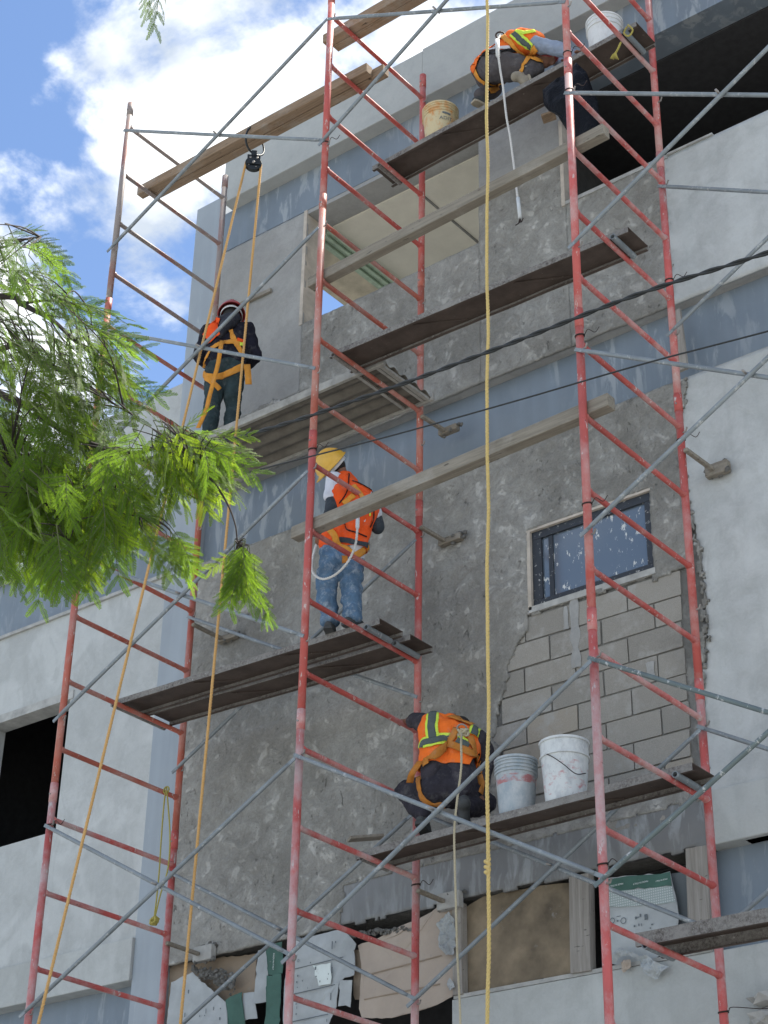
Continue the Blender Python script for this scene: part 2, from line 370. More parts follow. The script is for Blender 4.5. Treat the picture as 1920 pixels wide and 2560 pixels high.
# ------------------------------------------------------------------ mesh helpers
def empty(name, loc=(0, 0, 0)):
    o = bpy.data.objects.new(name, None); o.empty_display_size = 0.1; o.location = loc; COL.objects.link(o); return o
def tag(o, label=None, cat=None, group=None, kind=None):
    if label: o['label'] = label
    if cat: o['category'] = cat
    if group: o['group'] = group
    if kind: o['kind'] = kind
    return o
def thing(name, label, cat, loc=(0, 0, 0), group=None):
    return tag(empty(name, loc), label, cat, group)
def origin_of(parent):
    v = Vector((0, 0, 0)); p = parent
    while p is not None: v += Vector(p.location); p = p.parent
    return v
class MB:
    def __init__(s): s.v = []; s.f = []
    def add(s, vs, fs):
        n = len(s.v); s.v += [tuple(v) for v in vs]; s.f += [tuple(i + n for i in f) for f in fs]; return s
    def box(s, x0, x1, y0, y1, z0, z1):
        return s.add([(x, y, z) for z in (z0, z1) for y in (y0, y1) for x in (x0, x1)],
                     [(0, 2, 3, 1), (4, 5, 7, 6), (0, 1, 5, 4), (2, 6, 7, 3), (0, 4, 6, 2), (1, 3, 7, 5)])
    def obox(s, c, ax, ay, az):          # centre and three half-axis vectors
        c, ax, ay, az = map(Vector, (c, ax, ay, az))
        return s.add([c + ax * i + ay * j + az * k for k in (-1, 1) for j in (-1, 1) for i in (-1, 1)],
                     [(0, 2, 3, 1), (4, 5, 7, 6), (0, 1, 5, 4), (2, 6, 7, 3), (0, 4, 6, 2), (1, 3, 7, 5)])
    def beam(s, a, b, w, h, up=(0, 0, 1)):
        a, b = Vector(a), Vector(b); t = (b - a); L = t.length; t.normalize(); sd = t.cross(Vector(up)).normalized(); u = sd.cross(t)
        return s.obox((a + b) / 2, t * L / 2, sd * w / 2, u * h / 2)
    def tube(s, pts, r, seg=10, cap=True):
        pts = [Vector(p) for p in pts]; n = len(pts); rs = r if isinstance(r, (list, tuple)) else [r] * n
        base = len(s.v); t0 = (pts[1] - pts[0]).normalized(); ref = Vector((0, 0, 1)) if abs(t0.z) < 0.9 else Vector((1, 0, 0))
        nn = t0.cross(ref).normalized()
        for i, p in enumerate(pts):
            t = (pts[min(i + 1, n - 1)] - pts[max(i - 1, 0)]).normalized()
            nn = (nn - t * nn.dot(t)).normalized(); bb = t.cross(nn)
            for j in range(seg):
                a = 2 * math.pi * j / seg; s.v.append(tuple(p + (nn * math.cos(a) + bb * math.sin(a)) * rs[i]))
        for i in range(n - 1):
            for j in range(seg):
                a, b = base + i * seg + j, base + i * seg + (j + 1) % seg; s.f.append((a, b, b + seg, a + seg))
        if cap:
            s.f.append(tuple(base + j for j in reversed(range(seg)))); s.f.append(tuple(base + (n - 1) * seg + j for j in range(seg)))
        return s
    def pipe(s, a, b, ro, ri, seg=14):   # open tube with a wall
        a, b = Vector(a), Vector(b); t = (b - a).normalized(); ref = Vector((0, 0, 1)) if abs(t.z) < 0.9 else Vector((1, 0, 0)); nn = t.cross(ref).normalized(); bb = t.cross(nn)
        base = len(s.v)
        for p, r in ((a, ro), (b, ro), (b, ri), (a, ri)):
            for j in range(seg):
                q = 2 * math.pi * j / seg; s.v.append(tuple(p + (nn * math.cos(q) + bb * math.sin(q)) * r))
        for i in range(4):
            for j in range(seg):
                i2 = (i + 1) % 4; s.f.append((base + i * seg + j, base + i * seg + (j + 1) % seg, base + i2 * seg + (j + 1) % seg, base + i2 * seg + j))
        return s
    def lathe(s, c, prof, seg=28, axis=(0, 0, 1), xdir=None):
        c = Vector(c); az = Vector(axis).normalized(); ref = Vector(xdir) if xdir else (Vector((1, 0, 0)) if abs(az.x) < 0.9 else Vector((0, 1, 0)))
        ax = (ref - az * ref.dot(az)).normalized(); ay = az.cross(ax); base = len(s.v)
        for r, z in prof:
            for j in range(seg):
                q = 2 * math.pi * j / seg; s.v.append(tuple(c + az * z + (ax * math.cos(q) + ay * math.sin(q)) * r))
        for i in range(len(prof) - 1):
            for j in range(seg):
                a, b = base + i * seg + j, base + i * seg + (j + 1) % seg; s.f.append((a, b, b + seg, a + seg))
        return s
    def build(s, name, mat, parent=None, smooth=False, bevel=0.0, solid=0.0):
        o0 = origin_of(parent)
        me = bpy.data.meshes.new(name); me.from_pydata([tuple(Vector(v) - o0) for v in s.v], [], s.f)
        if isinstance(mat, str): mat = MATS[mat]
        me.materials.append(mat)
        if smooth: me.polygons.foreach_set('use_smooth', [True] * len(me.polygons))
        bm = bmesh.new(); bm.from_mesh(me); bmesh.ops.recalc_face_normals(bm, faces=bm.faces); bm.to_mesh(me); bm.free()
        o = bpy.data.objects.new(name, me); COL.objects.link(o)
        if parent is not None: o.parent = parent
        if bevel: md = o.modifiers.new('bevel', 'BEVEL'); md.width = bevel; md.segments = 2; md.limit_method = 'ANGLE'
        if solid: md = o.modifiers.new('solid', 'SOLIDIFY'); md.thickness = solid; md.offset = 0
        return o
def fbm(p, oct=4):
    return noise.fractal(p, 0.7, 2.0, oct)
def helix_rope(path, r, pitch=None, strands=3, seg=6, step=None):
    """a laid rope: strands twisted round the path"""
    pts = [Vector(p) for p in path]; pitch = pitch or r * 6.5; step = step or pitch / 5.0
    L = [0.0]
    for a, b in zip(pts, pts[1:]): L.append(L[-1] + (b - a).length)
    n = max(4, int(L[-1] / step)); mb = MB(); cen = []; j = 0
    for i in range(n + 1):
        d = L[-1] * i / n
        while j < len(L) - 2 and L[j + 1] < d: j += 1
        f = (d - L[j]) / max(1e-9, L[j + 1] - L[j]); cen.append((pts[j].lerp(pts[j + 1], min(1, f)), d))
    for s_ in range(strands):
        sp = []
        for i, (c, d) in enumerate(cen):
            t = (cen[min(i + 1, n)][0] - cen[max(0, i - 1)][0]).normalized(); ref = Vector((0.3, 1, 0.1)); nn = (ref - t * ref.dot(t)).normalized(); bb = t.cross(nn)
            a = 2 * math.pi * (d / pitch + s_ / strands); sp.append(c + (nn * math.cos(a) + bb * math.sin(a)) * r * 0.5)
        mb.tube(sp, r * 0.56, seg)
    return mb
def sag(a, b, drop, n=24):
    a, b = Vector(a), Vector(b); return [a.lerp(b, i / n) - Vector((0, 0, drop * 4 * (i / n) * (1 - i / n))) for i in range(n + 1)]
def spline(pts, n=8):
    pts = [Vector(p) for p in pts]; out = []
    P = [pts[0] * 2 - pts[1]] + pts + [pts[-1] * 2 - pts[-2]]
    for i in range(1, len(P) - 2):
        a, b, c, d = P[i - 1:i + 3]
        for k in range(n):
            t = k / n; out.append(0.5 * ((2 * b) + (c - a) * t + (2 * a - 5 * b + 4 * c - d) * t * t + (3 * b - a - 3 * c + d) * t ** 3))
    out.append(pts[-1]); return out

# ================================================================== THE SETTING
g = MB(); R_ = 600; g.add([(-R_, -R_, GROUND), (R_, -R_, GROUND), (R_, R_, GROUND), (-R_, R_, GROUND)], [(0, 1, 2, 3)])
tag(g.build('street', 'pale_concrete_road'), kind='structure')
g = MB().box(-40, 40, -1.6, YW + 0.2, GROUND - 0.05, GROUND + 0.03)
tag(g.build('pavement', 'pavement_concrete'), kind='structure')

# ------------------------------------------------------------------ the building
BLD = thing('building', 'grey concrete building under repair behind the scaffold', 'building', (0, YW, GROUND))
XA, XB = -9.0, 7.5               # ends of the facade beyond the frame
def bpart(name, mat, *boxes, bevel=0.0, parent=None):
    for b in boxes: o = MB().box(*b).build(name, mat, parent or BLD, bevel=bevel)
    return o
def sheet(name, mat, x0, x1, z0, z1, y, step=0.025, keep=None, relief=0.006, thick=0.02, parent=None, freq=4.0, edge=0.0):
    """a plaster coat: an uneven sheet of small faces, its border broken where keep() says so"""
    nx, nz = max(2, int((x1 - x0) / step)), max(2, int((z1 - z0) / step)); m = MB(); idx = {}
    def vert(i, j):
        if (i, j) not in idx:
            x, z = x0 + (x1 - x0) * i / nx, z0 + (z1 - z0) * j / nz
            if edge and 0 < i < nx and 0 < j < nz:
                x += edge * noise.noise((x * 40, 3.3, z * 40)); z += edge * noise.noise((x * 40, 8.1, z * 40))
            d = relief * (fbm((x * freq, 1.7, z * freq), 4) + 0.5 * fbm((x * 14, 5.7, z * 14), 3))
            m.v.append((x, y - d, z)); idx[(i, j)] = len(m.v) - 1
        return idx[(i, j)]
    for i in range(nx):
        for j in range(nz):
            xc, zc = x0 + (x1 - x0) * (i + .5) / nx, z0 + (z1 - z0) * (j + .5) / nz
            if keep is None or keep(xc, zc): m.f.append((vert(i, j), vert(i + 1, j), vert(i + 1, j + 1), vert(i, j + 1)))
    o = m.build(name, mat, parent or BLD, smooth=True)
    bm = bmesh.new(); bm.from_mesh(o.data)
    for f in bm.faces:
        if f.normal.y > 0: f.normal_flip()
    bm.to_mesh(o.data); bm.free()
    md = o.modifiers.new('coat', 'SOLIDIFY'); md.thickness = thick; md.offset = -1
    return o
def nz_(a, b, f=5.0): return noise.noise((a * f, b * f, 4.2)) + 0.5 * noise.noise((a * f * 3, b * f * 3, 9.2))

# parapet, roof, beams, column
bpart('parapet', 'parapet_plaster', (-2.80, -0.13, YW - .16, YW + .12, 14.025, 14.655), (-0.13, XB, YW - .163, YW + .123, 14.028, 14.675), bevel=0.008)
bpart('roof_slab', 'room_wall', (-2.30, XB, YW + .121, YW + 6.4, 14.06, 14.25))
bpart('roof_beam', 'beam_paint', (-2.979, XB, YW, YW + .30, 13.51, 14.03))
bpart('window_head', 'smooth_plaster', (-1.72, 0.42, YW + .004, YW + .33, 13.46, 13.508))
bpart('column', 'column_paint', (-3.34, -2.981, YW - .005, YW + .36, GROUND, 14.30), bevel=0.006)
bpart('floor_beam', 'beam_paint', (-2.98, XB, YW + .12, YW + .34, 9.79, 10.56), (XA, -3.341, YW + .12, YW + .34, 9.79, 10.56))
bpart('beam_flange', 'concrete_sill', (-2.98, XB, YW + .02, YW + .121, 9.775, 9.80), (XA, -3.341, YW - .03, YW + .12, 9.775, 9.81))
bpart('room_floor', 'pavement_concrete', (-3.3, 0.85, YW + .342, YW + 6.3, 10.5, 10.53))
bpart('floor_slab', 'room_wall', (XA, XB, YW + .341, YW + 6.4, 10.2, 10.5), (XA, XB, YW + .342, YW + 6.4, 5.93, 6.15))
# upper storey cores
up = lambda n, a, b, z0, z1, m='smooth_plaster': bpart(n, m, (a, b, YW + .022, YW + .20, z0, z1))
up('upper_wall', -2.979, -1.722, 10.54, 13.51)
up('upper_wall', -1.722, 0.422, 10.54, 12.06)
up('upper_wall', 0.422, 1.368, 10.54, 13.509)
up('upper_wall', 1.368, XB, 10.54, 12.05)
sheet('plaster_coat', 'smooth_plaster', -2.98, -1.72, 11.28, 13.505, YW + .003, 0.03, relief=0.003)
sheet('plaster_coat', 'rough_plaster', -2.98, -1.70, 10.535, 11.5, YW - .006, 0.022, keep=lambda x, z: z < 11.27 + 0.10 * nz_(x, z, 3) + 0.10 * (x + 2.3), relief=0.008)
sheet('plaster_coat', 'rough_plaster', -1.72, 0.42, 10.535, 12.08, YW, 0.022, relief=0.008)
sheet('plaster_coat', 'rough_plaster', 0.42, 1.37, 10.535, 12.78, YW + .001, 0.022, keep=lambda x, z: z < 12.70 + .05 * nz_(x, z, 4), relief=0.008)
sheet('plaster_coat', 'smooth_plaster', 0.42, 1.37, 12.55, 13.505, YW + .010, 0.03, relief=0.002)
sheet('plaster_coat', 'rough_plaster', 1.37, 2.42, 10.535, 12.07, YW + .002, 0.022, keep=lambda x, z: x < 2.37 + .02 * nz_(x, z, 9), relief=0.010)
sheet('plaster_coat', 'white_plaster', 2.34, XB, 10.535, 12.08, YW + .006, 0.04, keep=lambda x, z: x > 2.36 + .015 * nz_(x, z, 9), relief=0.002)
bpart('window_sill', 'concrete_sill', (1.36, 2.42, YW - .004, YW + .21, 12.062, 12.10), (2.42, XB, YW + .008, YW + .21, 12.062, 12.085), (2.42, 2.86, YW - .01, YW + .05, 12.085, 12.105))
bpart('window_jamb', 'jamb_tan', (-1.76, -1.72, YW - .008, YW + .2, 12.08, 13.51))
bpart('opening_jamb', 'jamb_tan', (1.335, 1.372, YW - .010, YW + .21, 12.05, 13.05))
bpart('form_board', 'timber_grey', (-2.6, -2.15, YW - .035, YW - .005, 12.66, 12.70))
# upper rooms seen through the openings
bpart('ceiling', 'ceiling_cream', (-1.64, 0.85, YW + .31, YW + 4.5, 13.44, 13.60))
bpart('ceiling', 'ceiling_stone', (-2.40, -1.90, YW + .31, YW + 4.5, 13.43, 13.61))
trim = MB()
for i in range(6): MB().box(-1.90 + i * .044, -1.90 + i * .044 + .034, YW + .31, YW + 4.5, 13.41 - (i % 2) * .025, 13.62).build('ceiling_trim', 'green_trim', BLD)
bpart('ceiling_joint', 'mortar', (-0.60, -0.575, YW + .31, YW + 4.4, 13.432, 13.441))
bpart('partition_lining', 'ceiling_cream', (0.83, 0.85, YW + .202, YW + 6.3, 10.53, 13.44))
bpart('partition', 'room_wall', (0.85, 0.95, YW + .201, YW + 6.3, 10.5, 14.05))
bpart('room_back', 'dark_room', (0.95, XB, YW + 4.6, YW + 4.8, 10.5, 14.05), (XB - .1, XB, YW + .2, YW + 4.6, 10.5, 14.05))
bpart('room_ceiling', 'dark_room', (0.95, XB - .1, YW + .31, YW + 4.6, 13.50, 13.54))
bpart('left_wall_top', 'white_plaster', (XA, -3.342, YW + .01, YW + .2, 10.54, 12.05), bevel=0.01)
# mid storey: block wall, plaster, window
WX0, WX1, WZ0, WZ1 = 0.88, 2.05, 8.17, 8.89
bpart('block_wall_core', 'mortar', (-2.98, WX0 - .03, YW + .026, YW + .18, 6.0, 9.77), (WX1 + .03, 2.6, YW + .026, YW + .18, 6.0, 9.77), (WX0 - .03, WX1 + .03, YW + .026, YW + .18, 6.0, WZ0 - .02), (WX0 - .03, WX1 + .03, YW + .026, YW + .18, WZ1 + .02, 9.77))
def bare(x, z):                      # where the plaster has not been laid yet and the blocks show
    e = .035 * nz_(x, z, 6)
    if z < 6.36 + .03 * nz_(x, z, 5): return False
    left = 0.62 + .10 * math.sin(z * 5) + e * 2 + max(0, (7.0 - z)) * .15
    if x > 2.02 and z > 8.0 + e: return x > 2.03 + e and z < 8.1 + e
    return x > left and z < (8.13 + e if x > WX0 - .02 else 8.02 + 1.2 * (x - .86) + e)
def keep_low(x, z):
    if WX0 < x < WX1 and WZ0 - .02 < z < WZ1: return False
    if z < 6.25 + .02 * nz_(x, z, 7): return x < -0.98 + .06 * nz_(x, z, 5)
    if bare(x, z): return False
    return x < 2.36 + .045 * nz_(x, z, 6)
sheet('plaster_coat', 'rough_plaster', -2.98, 2.52, 5.905, 9.775, YW - .012, 0.020, keep=keep_low, relief=0.011, thick=0.03, edge=0.008)
rb = random.Random(3)
bw, bh, jt = 0.475, 0.2165, 0.014
shared = []
for v_ in range(6):
    def blk(L):
        m = MB(); hx, hz = L / 2, (bh - jt) / 2; c = 0.006
        pts = [(-hx + c, -hz), (hx - c, -hz), (hx, -hz + c), (hx, hz - c), (hx - c, hz), (-hx + c, hz), (-hx, hz - c), (-hx, -hz + c)]
        pts = [(x + rb.uniform(-.003, .003), z + rb.uniform(-.003, .003)) for x, z in pts]
        m.add([(x, 0, z) for x, z in pts] + [(x, .06, z) for x, z in pts], [tuple(range(8))] + [(i, (i + 1) % 8, (i + 1) % 8 + 8, i + 8) for i in range(8)])
        me = bpy.data.meshes.new('block'); me.from_pydata(m.v, [], m.f); me.materials.append(MATS['concrete_block'])
        bm = bmesh.new(); bm.from_mesh(me); bmesh.ops.recalc_face_normals(bm, faces=bm.faces); bm.to_mesh(me); bm.free(); return me
    shared.append((blk(bw - jt), blk(bw / 2 - jt)))
BW = bpart('block_wall', 'mortar', (0.40, 2.36, YW + .016, YW + .0262, 6.30, 8.15))
bo = origin_of(BW)
for row in range(-1, 9):
    z = 8.115 - bh * row - bh / 2
    x = 0.30 + (bw / 2 if row % 2 else 0.0) + rb.uniform(-.01, .01) + .05
    while x < 2.36:
        full = x + bw < 2.40
        L = bw if full else bw / 2
        cx_ = x + L / 2
        ztop = 8.16
        if z - bh / 2 > 6.15 and cx_ < 2.30 and z + bh / 2 < (ztop if cx_ > WX0 - .1 and cx_ < WX1 + .1 else 8.5):
            o = bpy.data.objects.new('block', shared[rb.randrange(6)][0 if full else 1]); COL.objects.link(o); o.parent = BW
            o.location = Vector((cx_, YW + rb.uniform(-.001, .006), z + rb.uniform(-.003, .003))) - bo
            o.rotation_euler = (0, rb.uniform(-.006, .006), 0)
        x += L
# half blocks up to the left edge are hidden under the plaster; mortar daubs run down the bare blocks
for (px_, z0_, z1_, w_) in ((1.30, 7.55, 8.14, .055), (1.22, 7.9, 8.1, .03), (1.95, 7.3, 7.42, .05)):
    n_ = 14; vs_ = []; dm = MB()
    for i in range(n_ + 1):
        z = z0_ + (z1_ - z0_) * i / n_; ww = w_ * (0.7 + 0.5 * noise.noise((px_ * 7, z * 9, 1)))
        vs_ += [(px_ - ww, YW - .001, z), (px_ - ww * .4, YW - .009, z), (px_ + ww * .4, YW - .009, z), (px_ + ww, YW - .001, z)]
    dm.add(vs_, [(4 * i + j, 4 * i + j + 1, 4 * i + j + 5, 4 * i + j + 4) for i in range(n_) for j in range(3)])
    dm.build('mortar_daub', 'smooth_plaster', BLD, smooth=True)
# the small window
WIN = MB().box(WX0 + .03, WX1 - .02, YW + .012, YW + .06, WZ0 + .02, WZ0 + .075).box(WX0 + .03, WX1 - .02, YW + .012, YW + .06, WZ1 - .09, WZ1 - .018).box(WX0 + .03, WX0 + .12, YW + .013, YW + .059, WZ0 + .076, WZ1 - .091).box(WX1 - .075, WX1 - .02, YW + .013, YW + .059, WZ0 + .076, WZ1 - .091).build('window_frame', 'window_frame', BLD, bevel=.003)
MB().box(WX0 + .12, WX1 - .075, YW + .035, YW + .043, WZ0 + .075, WZ1 - .09).build('window_pane', 'window_glass', WIN)
MB().box(WX0 + .185, WX0 + .225, YW + .022, YW + .034, WZ0 + .0765, WZ1 - .0915).build('window_mullion', 'window_frame', WIN)
bpart('window_reveal', 'jamb_tan', (WX0 - .004, WX0 + .03, YW - .016, YW + .16, WZ0 - .01, WZ1 + .0), (WX0 + .03, WX1 + .0, YW - .014, YW + .16, WZ1 - .018, WZ1 + .004))
bpart('window_reveal', 'concrete_sill', (WX0 + .002, WX1 + .0, YW - .016, YW + .16, WZ0 - .035, WZ0 + .018))
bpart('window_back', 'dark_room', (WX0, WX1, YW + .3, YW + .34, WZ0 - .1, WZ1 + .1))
# right white wall and its ragged edge over the grey
sheet('plaster_coat', 'white_plaster', 2.30, XB, 6.25, 9.775, YW - .004, 0.03, keep=lambda x, z: x > 2.40 + .04 * nz_(x, z, 6) + .05 * math.sin(z * 2.6), relief=0.003, edge=0.01)
bpart('white_wall_core', 'cream_plaster', (2.601, XB, YW + .027, YW + .2, 5.9, 9.77))
sheet('plaster_edge', 'rough_plaster', 2.28, 2.62, 6.3, 9.77, YW - .020, 0.018, keep=lambda x, z: abs(x - 2.40 - .045 * nz_(x, z, 7) - .05 * math.sin(z * 2.6)) < .016 + .032 * nz_(x + 5, z, 11), relief=0.02, edge=0.012)
# left white wall, window opening
bpart('left_wall', 'white_plaster', (XA, -5.72, YW, YW + .2, 6.22, 9.775), (-4.55, -3.341, YW, YW + .2, 6.22, 9.775), (-5.72, -4.55, YW, YW + .2, 8.88, 9.775), (-5.72, -4.55, YW, YW + .2, 6.22, 7.45))
bpart('window_lintel', 'concrete_sill', (-5.8, -4.50, YW - .012, YW + .19, 8.80, 8.89))
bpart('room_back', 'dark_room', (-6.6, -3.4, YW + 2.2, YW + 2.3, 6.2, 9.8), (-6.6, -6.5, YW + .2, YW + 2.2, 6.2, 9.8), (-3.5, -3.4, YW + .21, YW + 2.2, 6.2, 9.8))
# lower storey bands
sheet('slab_band', 'dirty_slab', -1.10, 2.33, 5.90, 6.31, YW - .004, 0.025, keep=lambda x, z: 5.915 + .012 * nz_(x, z, 8) < z < 6.28 + .03 * nz_(x, z, 5), relief=0.006, thick=0.03, edge=.006)
bpart('slab_band_core', 'fresh_mortar', (-2.98, 2.33, YW + .03, YW + .3, 5.93, 6.24))
bpart('ledge', 'cream_plaster', (XA, -3.341, YW - .035, YW + .2, 5.84, 6.219), bevel=.008)
bpart('ledge', 'cream_plaster', (2.33, XB, YW - .02, YW + .2, 5.90, 6.30), bevel=.008)
bpart('lower_beam', 'beam_paint', (XA, -3.341, YW + .12, YW + .3, 5.1, 5.84), (2.30, XB, YW + .12, YW + .3, 5.1, 5.9))
bpart('lower_wall', 'cream_plaster', (XA, -3.341, YW + .002, YW + .2, GROUND, 5.14), (-2.979, 0.1, YW + .001, YW + .2, GROUND, 4.6), (0.1, XB, YW, YW + .2, GROUND, 5.165), bevel=.006)
bpart('lower_sill', 'concrete_sill', (0.12, 2.3, YW - .006, YW + .21, 5.166, 5.195))
bpart('room_back', 'dark_room', (-3.0, 2.3, YW + 1.3, YW + 1.4, 4.4, 5.95), (-2.978, -2.9, YW + .2, YW + 1.3, 4.4, 5.9), (2.2, 2.299, YW + .301, YW + 1.3, 4.4, 5.9), (-2.979, 2.3, YW + .2, YW + 1.3, 4.55, 4.6))
bpart('side_wall', 'cream_plaster', (XA, XA + .2, YW + .35, YW + 6.2, GROUND, 10.5), (XB - .2, XB, YW + .35, YW + 6.2, GROUND, 10.2), (XA + .2, XB - .2, YW + 6.2, YW + 6.4, GROUND, 10.5), (0.95, XB, YW + 6.2, YW + 6.4, 10.5, 14.05))

# ------------------------------------------------------------------ boards, cardboard and rubble closing the lower opening (each a thing)
def q5(pts): return [(380 + .3134 * x, 2280 + .3134 * y) for x, y in pts]
def qC(pts): return [(640 + .1567 * x, 2300 + .1567 * y) for x, y in pts]
def qB(pts): return [(640 + .3858 * x, 1920 + .3858 * y) for x, y in pts]
def qH(pts): return [(1490 + .1688 * x, 2170 + .1688 * y) for x, y in pts]
def qR(pts): return [(1280 + .3858 * x, 1920 + .3858 * y) for x, y in pts]
def panel(name, mat, pts, y, label=None, cat='cardboard', parent=None, thick=0.006, wave=0.030, seed=0, group=None):
    """a sheet of card with this outline on the facade, a little buckled; edges subdivided and torn"""
    out = []
    P3 = [aty(px, py, y) for px, py in pts]
    for a, b in zip(P3, P3[1:] + P3[:1]):
        n = max(1, int((b - a).length / 0.045))
        for i in range(n):
            p = a.lerp(b, i / n)
            if i: p += Vector((noise.noise((p.x * 23, p.z * 23, seed)), 0, noise.noise((p.x * 23, p.z * 23, seed + 5)))) * 0.020
            out.append(p)
    bm = bmesh.new(); vs_ = [bm.verts.new(p) for p in out]
    try: bm.faces.new(vs_)
    except ValueError: pass
    bmesh.ops.triangulate(bm, faces=bm.faces)
    for _ in range(2): bmesh.ops.subdivide_edges(bm, edges=[e for e in bm.edges if e.calc_length() > 0.10], cuts=1, use_grid_fill=False); bmesh.ops.triangulate(bm, faces=bm.faces)
    for v in bm.verts: v.co.y += wave * (noise.noise((v.co.x * 4, v.co.z * 4, seed * 3.1)) )
    m = MB(); m.v = [tuple(v.co) for v in bm.verts]; bm.verts.index_update(); m.f = [tuple(v.index for v in f.verts) for f in bm.faces]; bm.free()
    o = m.build(name, mat, parent, solid=thick)
    if label: tag(o, label, cat, group)
    return o
YC = YW - .02
panel('cardboard_sheet', 'card_brown', q5([(80, 430), (830, 330), (830, 700), (700, 893), (60, 893)]), YW + .10, 'brown cardboard behind the torn white carton at lower left', seed=1)
A = panel('carton', 'card_white', q5([(150, 560), (330, 480), (500, 640), (590, 720), (600, 960), (110, 960)]), YC + .03, 'white printed carton under the mortar heap near the left scaffold leg', seed=2)
panel('carton_side', 'card_green', q5([(592, 705), (720, 640), (738, 960), (602, 960)]), YC + .028, parent=A, seed=3)
panel('carton_flap', 'card_white', q5([(735, 650), (822, 640), (845, 850), (730, 868)]), YC + .05, parent=A, seed=4)
Bc = panel('carton', 'card_green', q5([(915, 272), (1045, 238), (1035, 488), (930, 500)]), YC - .005, 'upper dark green carton side behind the middle scaffold leg', seed=5)
panel('carton_flap', 'card_white', q5([(840, 305), (912, 285), (928, 500), (915, 560), (910, 712), (812, 732), (820, 540)]), YC + .02, parent=Bc, seed=6)
panel('carton', 'card_green', q5([(918, 508), (1032, 494), (1008, 960), (895, 960)]), YC - .012, 'lower dark green carton side behind the middle scaffold leg', seed=7)
Cc = panel('carton', 'card_white', qC([(520, 345), (800, 265), (1130, 190), (1330, 150), (1460, 230), (1590, 380), (1560, 470), (1400, 555), (1560, 545), (1570, 880), (1340, 950), (1300, 1380), (1220, 1400), (1140, 1800), (440, 1800)]), YC - .02, 'large white printed carton torn at its right edge', seed=8)
panel('carton_flap', 'card_white', qC([(1345, 955), (1525, 955), (1482, 1385), (1298, 1372)]), YC - .045, parent=Cc, seed=9)
E_ = panel('cardboard_sheet', 'card_tan', qB([(660, 1150), (910, 1090), (1070, 990), (1200, 880), (1300, 880), (1300, 1390), (1270, 1480), (1100, 1560), (880, 1620), (690, 1620), (670, 1560), (720, 1500), (690, 1350)]), YC + .015, 'pale tan cardboard sheet sagging between two wooden posts', seed=10)
m = MB()
for a, b in (((700, 1345), (1200, 1215)), ((700, 1500), (1190, 1400))):
    p, q = aty(*qB([a])[0], YC + .002), aty(*qB([b])[0], YC + .002); m.beam(p, q, .006, .008)
m.build('fold', 'card_brown', E_)
panel('cardboard_sheet', 'card_brown', qB([(640, 1180), (720, 1170), (720, 1500), (640, 1500)]), YC + .05, 'dark brown cardboard strip beside the large white carton', seed=11)
panel('plywood_board', 'board_brown', qB([(1335, 930), (1450, 850), (1620, 800), (2060, 745), (2070, 1330), (1335, 1480)]), YW + .06, 'brown stained plywood board behind the yellow rope at the bottom', 'board', seed=12, thick=.018, wave=.004)
def post(pxtop, pxbot, w, label, y=YW + .01, dep=.08):
    a, b = aty(*pxtop, y), aty(*pxbot, y); m = MB().beam(a, b, dep, w, up=(1, 0, 0)); tag(m.build('timber_post', 'timber_post', bevel=.004), label, 'wooden post', 'posts in the lower opening')
post(qB([(1318, 880)])[0], qB([(1325, 1475)])[0], .085, 'grey wooden post left of the brown plywood board')
post(qR([(450, 700)])[0], qR([(462, 1330)])[0], .17, 'wide grey wooden post right of the brown plywood board')
post(qR([(1210, 520)])[0], qR([(1235, 1190)])[0], .17, 'pale grey wooden post behind the right inner scaffold leg')
Hc = panel('carton', 'card_white', qH([(150, 160), (490, 112), (850, 92), (1095, 50), (1180, 400), (1222, 800), (1200, 1200), (640, 1420), (160, 1420), (110, 700)]), YC + .03, 'white printed carton with dark green top band at lower right', seed=13, wave=.004)
panel('carton_print', 'card_green', qH([(152, 165), (490, 116), (850, 96), (1092, 55), (1125, 265), (150, 345)]), YC + .022, parent=Hc, seed=14, thick=.002, wave=.004)
panel('carton_print', 'card_mesh_print', qH([(150, 350), (1128, 270), (1180, 500), (140, 590)]), YC + .022, parent=Hc, seed=15, thick=.002, wave=.004)
panel('carton', 'print_dark', qH([(1130, 90), (1420, 40), (1480, 900), (1400, 1100), (1230, 1090)]), YW + .07, 'dark carton tucked behind the green banded carton', seed=16)
def text_mesh(name, txt, size, mat, parent, p, flip=False, vert=False, y=None):
    cu = bpy.data.curves.new(name, 'FONT'); cu.body = txt; cu.size = size; cu.align_x = 'CENTER'; cu.align_y = 'CENTER'; cu.extrude = 0.0008
    o = bpy.data.objects.new(name, cu); COL.objects.link(o); dg = bpy.context.evaluated_depsgraph_get()
    me = bpy.data.meshes.new_from_object(o.evaluated_get(dg)); bpy.data.objects.remove(o); bpy.data.curves.remove(cu)
    me.materials.clear(); me.materials.append(MATS[mat]); o = bpy.data.objects.new(name, me); COL.objects.link(o); o.parent = parent
    o.rotation_euler = (math.pi / 2, math.pi if flip else (math.pi / 2 if vert else 0), 0); o.location = Vector(p) - origin_of(parent); return o
for (x, y), sz in (((300, 250), .017), ((660, 215), .018), ((970, 178), .014)):
    text_mesh('lettering', 'MADE IN ITALY', sz, 'print_pale', Hc, aty(*qH([(x, y)])[0], YC + .012), flip=True)
def ring(mb, c, r, t=.004):
    n = 16; vs_ = []; c = Vector(c)
    for i in range(n):
        a = 2 * math.pi * i / n; vs_ += [c + Vector((math.cos(a) * r, 0, math.sin(a) * r)), c + Vector((math.cos(a) * (r - t), 0, math.sin(a) * (r - t)))]
    mb.add(vs_, [(2 * i, (2 * i + 2) % (2 * n), (2 * i + 3) % (2 * n), 2 * i + 1) for i in range(n)])
m = MB()
